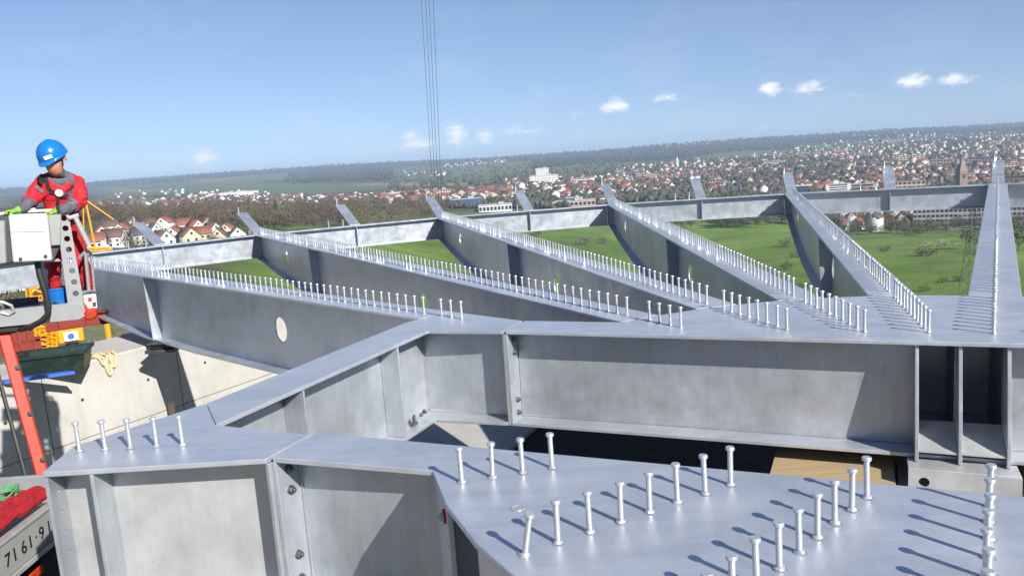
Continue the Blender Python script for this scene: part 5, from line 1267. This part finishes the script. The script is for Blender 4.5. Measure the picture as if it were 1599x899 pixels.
k = MB(); k.slab([F(132, 486, -.03), F(143, 480, -.05), F(153, 481, -.03), F(153, 495, -.03), F(142, 501, -.04), F(130, 499, -.03)], e2 * .10); k.build('red_cover', 'boom_red', root, bevel=.02)
# hose
k = MB(); k.path([F(58, 408, -.05), F(62, 430, -.08), F(70, 455, -.10), F(76, 480, -.12), F(74, 492, -.12), F(64, 502, -.10), F(48, 510, -.05), F(30, 514, .02)], [.028] * 8, 10); k.build('cable_hose', 'rubber', root, smooth=True)
k = MB(); k.path([F(-8, 470, -.04), F(6, 472, -.06), F(18, 477, -.06), F(22, 486, -.05), F(14, 491, -.04), F(2, 488, -.04)], .014, 8); k.build('lifting_eye', 'galvanised', root, smooth=True)
k = MB(); k.slab([F(-12, 470, .0), F(3, 482, .0), F(6, 506, .0), F(-12, 512, .0)], e2 * .25); k.build('knuckle', 'dark_grey', root, bevel=.01)
# boom
bt = F(2, 503, .15); bb = at_dist(80, 790, 8.35)
br = thing('lift_boom', at_dist(120, 899, 8.2), 'bright red telescopic boom carrying the lift basket', 'lift boom')
d = (bb - bt).normalized(); sx = d.cross(e2).normalized(); k = MB(); tail = bb + d * 3.0
if sx.dot(e1) < 0: sx = -sx
def boomsec(a, b_, w, nm, mat, par):
    k = MB(); k.hexa([b_ - sx * w - e2 * w, b_ + sx * w - e2 * w, b_ + sx * w + e2 * w, b_ - sx * w + e2 * w], [a - sx * w - e2 * w, a + sx * w - e2 * w, a + sx * w + e2 * w, a - sx * w + e2 * w]); return k.build(nm, mat, par, bevel=.012)
sec = boomsec(bt, tail, .052, 'boom_section', 'boom_red', br)
boomsec(bt - d * .22, bt + d * .03, .062, 'boom_head', 'dark_grey', br)
k = MB(); k.tube(bt - sx * .13 - e2 * .06 + d * .1, tail - sx * .13 - e2 * .06, .018, n=6); k.build('hydraulic_line', 'rubber', br)
for s in (.45, .9, 1.35, 1.8):
    bolt(sec, bt + d * s - e2 * .0525 + sx * .035, -e2)
# bucket
bp_ = F(93, 478, .30); bk = thing('bucket', bp_, 'blue bucket on the lift basket floor beside the red work trousers', 'bucket')
k = MB(); k.lathe([(.085, .006), (.110, .17), (.118, .175), (.118, .19), (.104, .19), (.080, .02)], 22, base=bp_); k.build('pail', 'bucket_blue', bk, smooth=True)
k = MB(); k.path([bp_ + Vector((.112 * math.cos(t), .03, .17 + .10 * math.sin(t))) for t in np.linspace(0, math.pi, 12)], .004, 5); k.build('handle', 'galvanised', bk)

# ------------------------------------------------------------------ the worker
DP = 9.05
FP_, p1, p2 = plane_frame(90, 350, DP)
J = lambda x, y, o=0.0: FP_(x, y, o)
ft_z = zf + .062
def foot(x, o): p = J(x, 470, o); p.z = ft_z + .05; return p
pts = {}; rad = {}; edges = []
def jt(n, p, r, par=None):
    pts[n] = p; rad[n] = r if isinstance(r, tuple) else (r, r)
    if par: edges.append((par, n))
hipc = J(97, 356, .05)
jt('pelvis', hipc, (.17, .14)); jt('waist', J(97, 334, .03), (.18, .145), 'pelvis'); jt('chest', J(95, 306, -.02), (.205, .16), 'waist'); jt('upper', J(95, 284, -.05), (.17, .125), 'chest')
jt('neck', J(93, 272, -.11), .072, 'upper'); jt('jaw', J(85, 264, -.20), (.072, .080), 'neck'); jt('skull', J(82, 250, -.19), (.092, .098), 'jaw'); jt('crown', J(81, 239, -.17), (.080, .085), 'skull')
# arms: near the photo's left the right arm, at the photo's right the left arm
jt('sh_r', J(68, 285, -.05), .098, 'upper'); jt('el_r', J(50, 311, -.14), .076, 'sh_r'); jt('wr_r', J(38, 326, -.34), .050, 'el_r')
jt('sh_l', J(120, 287, -.03), .104, 'upper'); jt('el_l', J(125, 317, -.12), .082, 'sh_l'); jt('wr_l', J(98, 328, -.33), .052, 'el_l')
def hand(s, wr, dirx, par):
    pal = wr + p1 * dirx * .065 - p2 * .01 - Z3 * .012; jt('palm' + s, pal, (.040, .030), par)
    for i, (sp, L) in enumerate(((-.030, .070), (-.010, .080), (.010, .076), (.030, .060))):
        a = pal + p1 * dirx * .040 - p2 * sp * 1.0; b_ = a + p1 * dirx * L * .5 + Z3 * .004; c = b_ + p1 * dirx * L * .22 - Z3 * .034
        jt('k%d%s' % (i, s), a, .0125, 'palm' + s); jt('m%d%s' % (i, s), b_, .0115, 'k%d%s' % (i, s)); jt('t%d%s' % (i, s), c, .0098, 'm%d%s' % (i, s))
    a = pal - p2 * .036 + p1 * dirx * .005; jt('th0' + s, a, .014, 'palm' + s); jt('th1' + s, a - p2 * .018 + p1 * dirx * .030 - Z3 * .012, .0125, 'th0' + s); jt('th2' + s, a - p2 * .012 + p1 * dirx * .055 - Z3 * .030, .0105, 'th1' + s)
hand('_r', pts['wr_r'], -1, 'wr_r'); hand('_l', pts['wr_l'], -1, 'wr_l')
for s, xo in (('_r', -.10), ('_l', .10)):
    h0 = hipc + p1 * xo - Z3 * .06; jt('hip' + s, h0, .098, 'pelvis')
    an = Vector((h0.x, h0.y, ft_z + .045)) + p1 * xo * .5; kn = h0.lerp(an, .5) - p2 * .03
    jt('knee' + s, kn, .072, 'hip' + s); jt('ankle' + s, an, .052, 'knee' + s); jt('toe' + s, an - p2 * .15 - Z3 * .012, (.042, .034), 'ankle' + s)
wr_root = thing('person', Vector((hipc.x, hipc.y, ft_z)), 'worker in a red jacket and blue helmet bending over the lift control box', 'person')
names_ = list(pts); org = wr_root.location.copy()
me = bpy.data.meshes.new('body'); me.from_pydata([pts[n] - org for n in names_], [(names_.index(a), names_.index(b)) for a, b in edges], [])
bo = bpy.data.objects.new('body', me); col.objects.link(bo)
md = bo.modifiers.new('skin', 'SKIN'); md.use_smooth_shade = True; md.branch_smoothing = .3
for i, n in enumerate(names_):
    sv = me.skin_vertices[0].data[i]; sv.radius = rad[n]; sv.use_root = (n == 'pelvis')
sd = bo.modifiers.new('sub', 'SUBSURF'); sd.levels = 3; sd.render_levels = 3
dg = bpy.context.evaluated_depsgraph_get(); me2 = bpy.data.meshes.new_from_object(bo.evaluated_get(dg)); bpy.data.objects.remove(bo)
m = MN('cloth_red', .8); v = m.coord('Object'); m.color(m.ramp(m.noise(v, 5, 5, .6), [(.3, srgb(176, 20, 32)), (.7, srgb(214, 38, 50))])); m.bump(m.noise(m.coord('Object', (1, 1, 2.5)), 9, 4, .6), .9, .035)
m = MN('cloth_grey', .85); v = m.coord('Object'); m.color(m.ramp(m.noise(v, 6, 5, .6), [(.3, srgb(72, 72, 80)), (.7, srgb(112, 112, 122))])); m.bump(m.noise(v, 11, 4, .6), .8, .03)
m = MN('cloth_trouser', .85); v = m.coord('Object'); m.color(m.ramp(m.noise(v, 5, 5, .6), [(.3, srgb(150, 16, 26)), (.7, srgb(190, 30, 42))])); m.bump(m.noise(m.coord('Object', (1, 1, 2)), 8, 4, .6), .9, .035)
plain('skin', srgb(196, 134, 104), .6, var=.08, scale=14); plain('glove_green', srgb(120, 170, 40), .7, var=.15, scale=18); plain('boot', rgb(.03, .026, .022), .6); plain('harness_black', rgb(.018, .018, .022), .6)
for nm in ('cloth_red', 'cloth_grey', 'cloth_trouser', 'skin', 'glove_green', 'boot'): me2.materials.append(MATS[nm])
from mathutils import noise as mnoise
me2.update(); nv_ = [v.normal.copy() for v in me2.vertices]
ztop = (pts['neck'] - org).z - .03
for v, n_ in zip(me2.vertices, nv_):             # folds in the cloth
    far_h = min((v.co - (pts['palm_r'] - org)).length, (v.co - (pts['palm_l'] - org)).length)
    if v.co.z < ztop and far_h > .13 and v.co.z > .15:
        q_ = v.co; f_ = mnoise.fractal(Vector((q_.x * 7, q_.y * 7, q_.z * 13)), .9, 2.1, 3); g_ = abs(mnoise.noise(Vector((q_.x * 9 + q_.z * 5, q_.y * 9, q_.z * 10)))) 
        v.co = v.co + n_ * (.010 * f_ + .022 * (g_ - .25))
P0 = {n: pts[n] - org for n in names_}
def seg_t(p, a, b_):
    d = b_ - a; t = max(0, min(1, (p - a).dot(d) / d.length_squared)); return t, (a + d * t - p).length
bones = [(a, b) for a, b in edges]
for pl in me2.polygons:
    c = pl.center; best = min(((seg_t(c, P0[a], P0[b])[1] - .5 * max(rad[a][0], rad[b][0]), a, b) for a, b in bones), key=lambda q: q[0]); a, b = best[1], best[2]; t = seg_t(c, P0[a], P0[b])[0]
    mi = 0
    if b[0] == 'p' and b.startswith('palm'): mi = 4 if t > .25 else 1
    elif b[0] in 'kmt' and (b[1:2].isdigit() or b.startswith('th')) : mi = 4
    elif b in ('wr_r', 'wr_l'): mi = 1 if t > .45 else 0
    elif b in ('jaw', 'skull', 'crown'): mi = 3 if not (b == 'jaw' and t < .25) else 1
    elif b == 'neck': mi = 1 if t > .35 else 0
    elif b.startswith('hip') or b.startswith('knee') or b.startswith('ankle'): mi = 2
    elif b.startswith('toe'): mi = 5
    elif b == 'waist' and t < .4: mi = 2
    elif b in ('sh_r', 'sh_l') and t > .35 and (c.z > P0[b].z + .03): mi = 0
    pl.material_index = mi; pl.use_smooth = True
body = bpy.data.objects.new('body', me2); col.objects.link(body); body.parent = wr_root
# helmet: shell, rim with peak, badge
hc = pts['skull'].lerp(pts['crown'], .80); up_ = (pts['crown'] - pts['jaw']).normalized(); fh = (-p1 * .62 - p2 * .78); up_ = (Z3 + fh * .42 - p1 * .12).normalized(); fwd = fh; fwd = (fwd - fwd.dot(up_) * up_).normalized(); sd_ = up_.cross(fwd)
HM = Matrix((( fwd.x, sd_.x, up_.x, hc.x), (fwd.y, sd_.y, up_.y, hc.y), (fwd.z, sd_.z, up_.z, hc.z), (0, 0, 0, 1)))
k = MB(); nlat, nlon = 9, 28; grid = []
for i in range(nlat + 1):
    th = math.pi / 2 * i / nlat
    for j in range(nlon):
        ph = 2 * math.pi * j / nlon; x = math.cos(th) * math.cos(ph) * .146; y = math.cos(th) * math.sin(ph) * .128; z = math.sin(th) ** .9 * .152 - .012
        rib = .005 * math.exp(-((y) / .014) ** 2) * math.sin(th) ; k.v.append(tuple(HM @ Vector((x, y, z + rib))))
for i in range(nlat):
    for j in range(nlon): a = i * nlon + j; b_ = i * nlon + (j + 1) % nlon; k.f.append((a, b_, b_ + nlon, a + nlon)); k.mi.append(0)
hel = k.build('helmet', 'helmet_blue', wr_root, smooth=True)
k = MB(); n = 36
for rr, z in ((1.0, -.010), (1.03, -.018), (1.03, -.026), (1.0, -.022), (.93, -.012)):
    for j in range(n):
        ph = 2 * math.pi * j / n; peak = max(0, math.cos(ph)) ** 2 * .038 if rr > 1.01 else 0
        k.v.append(tuple(HM @ Vector(((.146 * rr + peak) * math.cos(ph), .128 * rr * math.sin(ph), z - peak * .35))))
for i in range(4):
    for j in range(n): a = i * n + j; b_ = i * n + (j + 1) % n; k.f.append((a, b_, b_ + n, a + n)); k.mi.append(0)
k.build('helmet_rim', 'helmet_blue', hel, smooth=True)
bd = HM @ Vector((.134, .055, .026)); k = MB(); k.box((0, 0, 0), (.004, .075, .034), M=Matrix.Translation(bd) @ HM.to_3x3().to_4x4() @ Matrix.Rotation(.42, 4, 'Z') @ Matrix.Rotation(-.2, 4, 'Y')); k.build('badge', 'white_paint', hel)
k = MB(); k.path([HM @ Vector((.02, .112, -.02)), HM @ Vector((.05, .085, -.11)), HM @ Vector((.06, .0, -.165)), HM @ Vector((.05, -.085, -.11)), HM @ Vector((.02, -.112, -.02))], .006, 6); k.build('chin_strap', 'harness_black', hel)
# face
fj = lambda x, y, z: HM @ Vector((x, y, z))
k = MB(); k.lathe([(.004, -.03), (.014, -.018), (.017, 0), (.012, .022), (.005, .04)], 8, M=Matrix.Translation(fj(.102, 0, -.085)) @ HM.to_3x3().to_4x4() @ Matrix.Rotation(-.3, 4, 'Y')); k.build('nose', 'skin', wr_root, smooth=True)
for s in (-1, 1):
    k = MB(); k.lathe([(.002, -.012), (.012, -.006), (.014, 0), (.012, .006), (.002, .012)], 10, M=Matrix.Translation(fj(.088, s * .036, -.055)) @ HM.to_3x3().to_4x4()); k.build('eye', 'dark_grey', wr_root, smooth=True)
    k = MB(); k.lathe([(.006, -.032), (.018, -.02), (.022, .005), (.016, .028), (.004, .034)], 8, M=Matrix.Translation(fj(-.012, s * .098, -.06)) @ HM.to_3x3().to_4x4() @ Matrix.Scale(.55, 4, Vector((0, 1, 0)))); k.build('ear', 'skin', wr_root, smooth=True)
k = MB(); k.path([fj(.085, -.025, -.125), fj(.095, 0, -.122), fj(.085, .025, -.125)], .006, 6); k.build('mouth', 'red_oxide', wr_root, smooth=True)
k = MB(); k.path([fj(.03, -.092, -.045), fj(.085, -.062, -.052), fj(.102, 0, -.055), fj(.085, .062, -.052), fj(.03, .092, -.045)], [.008, .017, .015, .017, .008], 8); k.build('eye_band', 'harness_black', wr_root, smooth=True)  # dark band across the eyes, below the helmet rim
# collar, harness
k = MB(); cc = pts['neck'] - Z3 * .045; k.lathe([(.084, -.05), (.088, -.02), (.082, .016), (.072, .028), (.067, .02), (.076, -.01)], 20, M=Matrix.Translation(cc) @ Matrix.Rotation(.35, 4, p1)); k.build('collar', 'cloth_grey', wr_root, smooth=True)
from mathutils.bvhtree import BVHTree
bvh = BVHTree.FromPolygons([v.co for v in me2.vertices], [tuple(p.vertices) for p in me2.polygons])
def strap(nm, px_pts, w, mat='harness_black', lift=.008):
    """band laid on the front of the body along image points"""
    P_ = []; cam0 = Vector((0, 0, CAMH)) - org
    for i in range(len(px_pts) - 1):
        for s in range(6):
            t = s / 6; x = px_pts[i][0] + (px_pts[i + 1][0] - px_pts[i][0]) * t; y = px_pts[i][1] + (px_pts[i + 1][1] - px_pts[i][1]) * t
            h = bvh.ray_cast(cam0, ray(x, y))
            if h[0] is not None: P_.append((h[0] + org + h[1] * lift, h[1]))
    if len(P_) < 3: return
    k = MB(); m = len(P_)
    for i, (p, nrm) in enumerate(P_):
        d = (P_[min(i + 1, m - 1)][0] - P_[max(i - 1, 0)][0]).normalized(); s = d.cross(nrm).normalized() * w / 2
        k.v += [tuple(p - s), tuple(p + s), tuple(p + s + nrm * .006), tuple(p - s + nrm * .006)]
    for i in range(m - 1):
        for j in range(4): a = i * 4 + j; b_ = i * 4 + (j + 1) % 4; k.f.append((a, b_, b_ + 4, a + 4)); k.mi.append(0)
    k.f += [(3, 2, 1, 0), tuple(range(4 * m - 4, 4 * m))]; k.mi += [0, 0]
    return k.build(nm, mat, wr_root)
strap('harness_strap', [(72, 276), (76, 292), (82, 300), (92, 303)], .032); strap('harness_strap', [(112, 276), (112, 292), (106, 302), (96, 304)], .032, 'cloth_grey')
strap('harness_strap', [(78, 298), (90, 302), (104, 308)], .04); strap('harness_strap', [(92, 304), (90, 318), (92, 336)], .028); strap('harness_strap', [(70, 274), (66, 280), (62, 288)], .07)
strap('reflective_trim', [(112, 292), (113, 304), (111, 316)], .03, 'cloth_grey'); strap('reflective_trim', [(56, 292), (63, 297), (69, 301)], .03, 'cloth_grey')
hb = bvh.ray_cast(Vector((0, 0, CAMH)) - org, ray(93, 301))
if hb[0] is not None:
    k = MB(); q_ = hb[0] + org + hb[1] * .02; k.lathe([(.030, 0), (.036, .006), (.030, .012), (.022, .012), (.020, .004)], 18, M=Matrix.Translation(q_) @ hb[1].to_track_quat('Z', 'Y').to_matrix().to_4x4()); k.build('harness_buckle', 'white_paint', wr_root, smooth=True)
# ------------------------------------------------------------------ the air
m = bpy.data.materials.new('air'); m.use_nodes = True; t = m.node_tree; t.nodes.clear()
o_ = t.nodes.new('ShaderNodeOutputMaterial'); pv = t.nodes.new('ShaderNodeVolumePrincipled')
pv.inputs['Color'].default_value = (0.62, 0.79, 1.0, 1); pv.inputs['Density'].default_value = HAZE; pv.inputs['Anisotropy'].default_value = 0.0
t.links.new(pv.outputs[0], o_.inputs['Volume']); MATS['air'] = m
hz = MB().box((0, 0, (float(TZ.max()) + 45 + float(TZ.min()) - 1) / 2), (28200, 28200, float(TZ.max()) + 45 - float(TZ.min()) + 1)).build('haze', 'air'); stuff(hz, 'thin blue haze filling the valley air', 'haze')
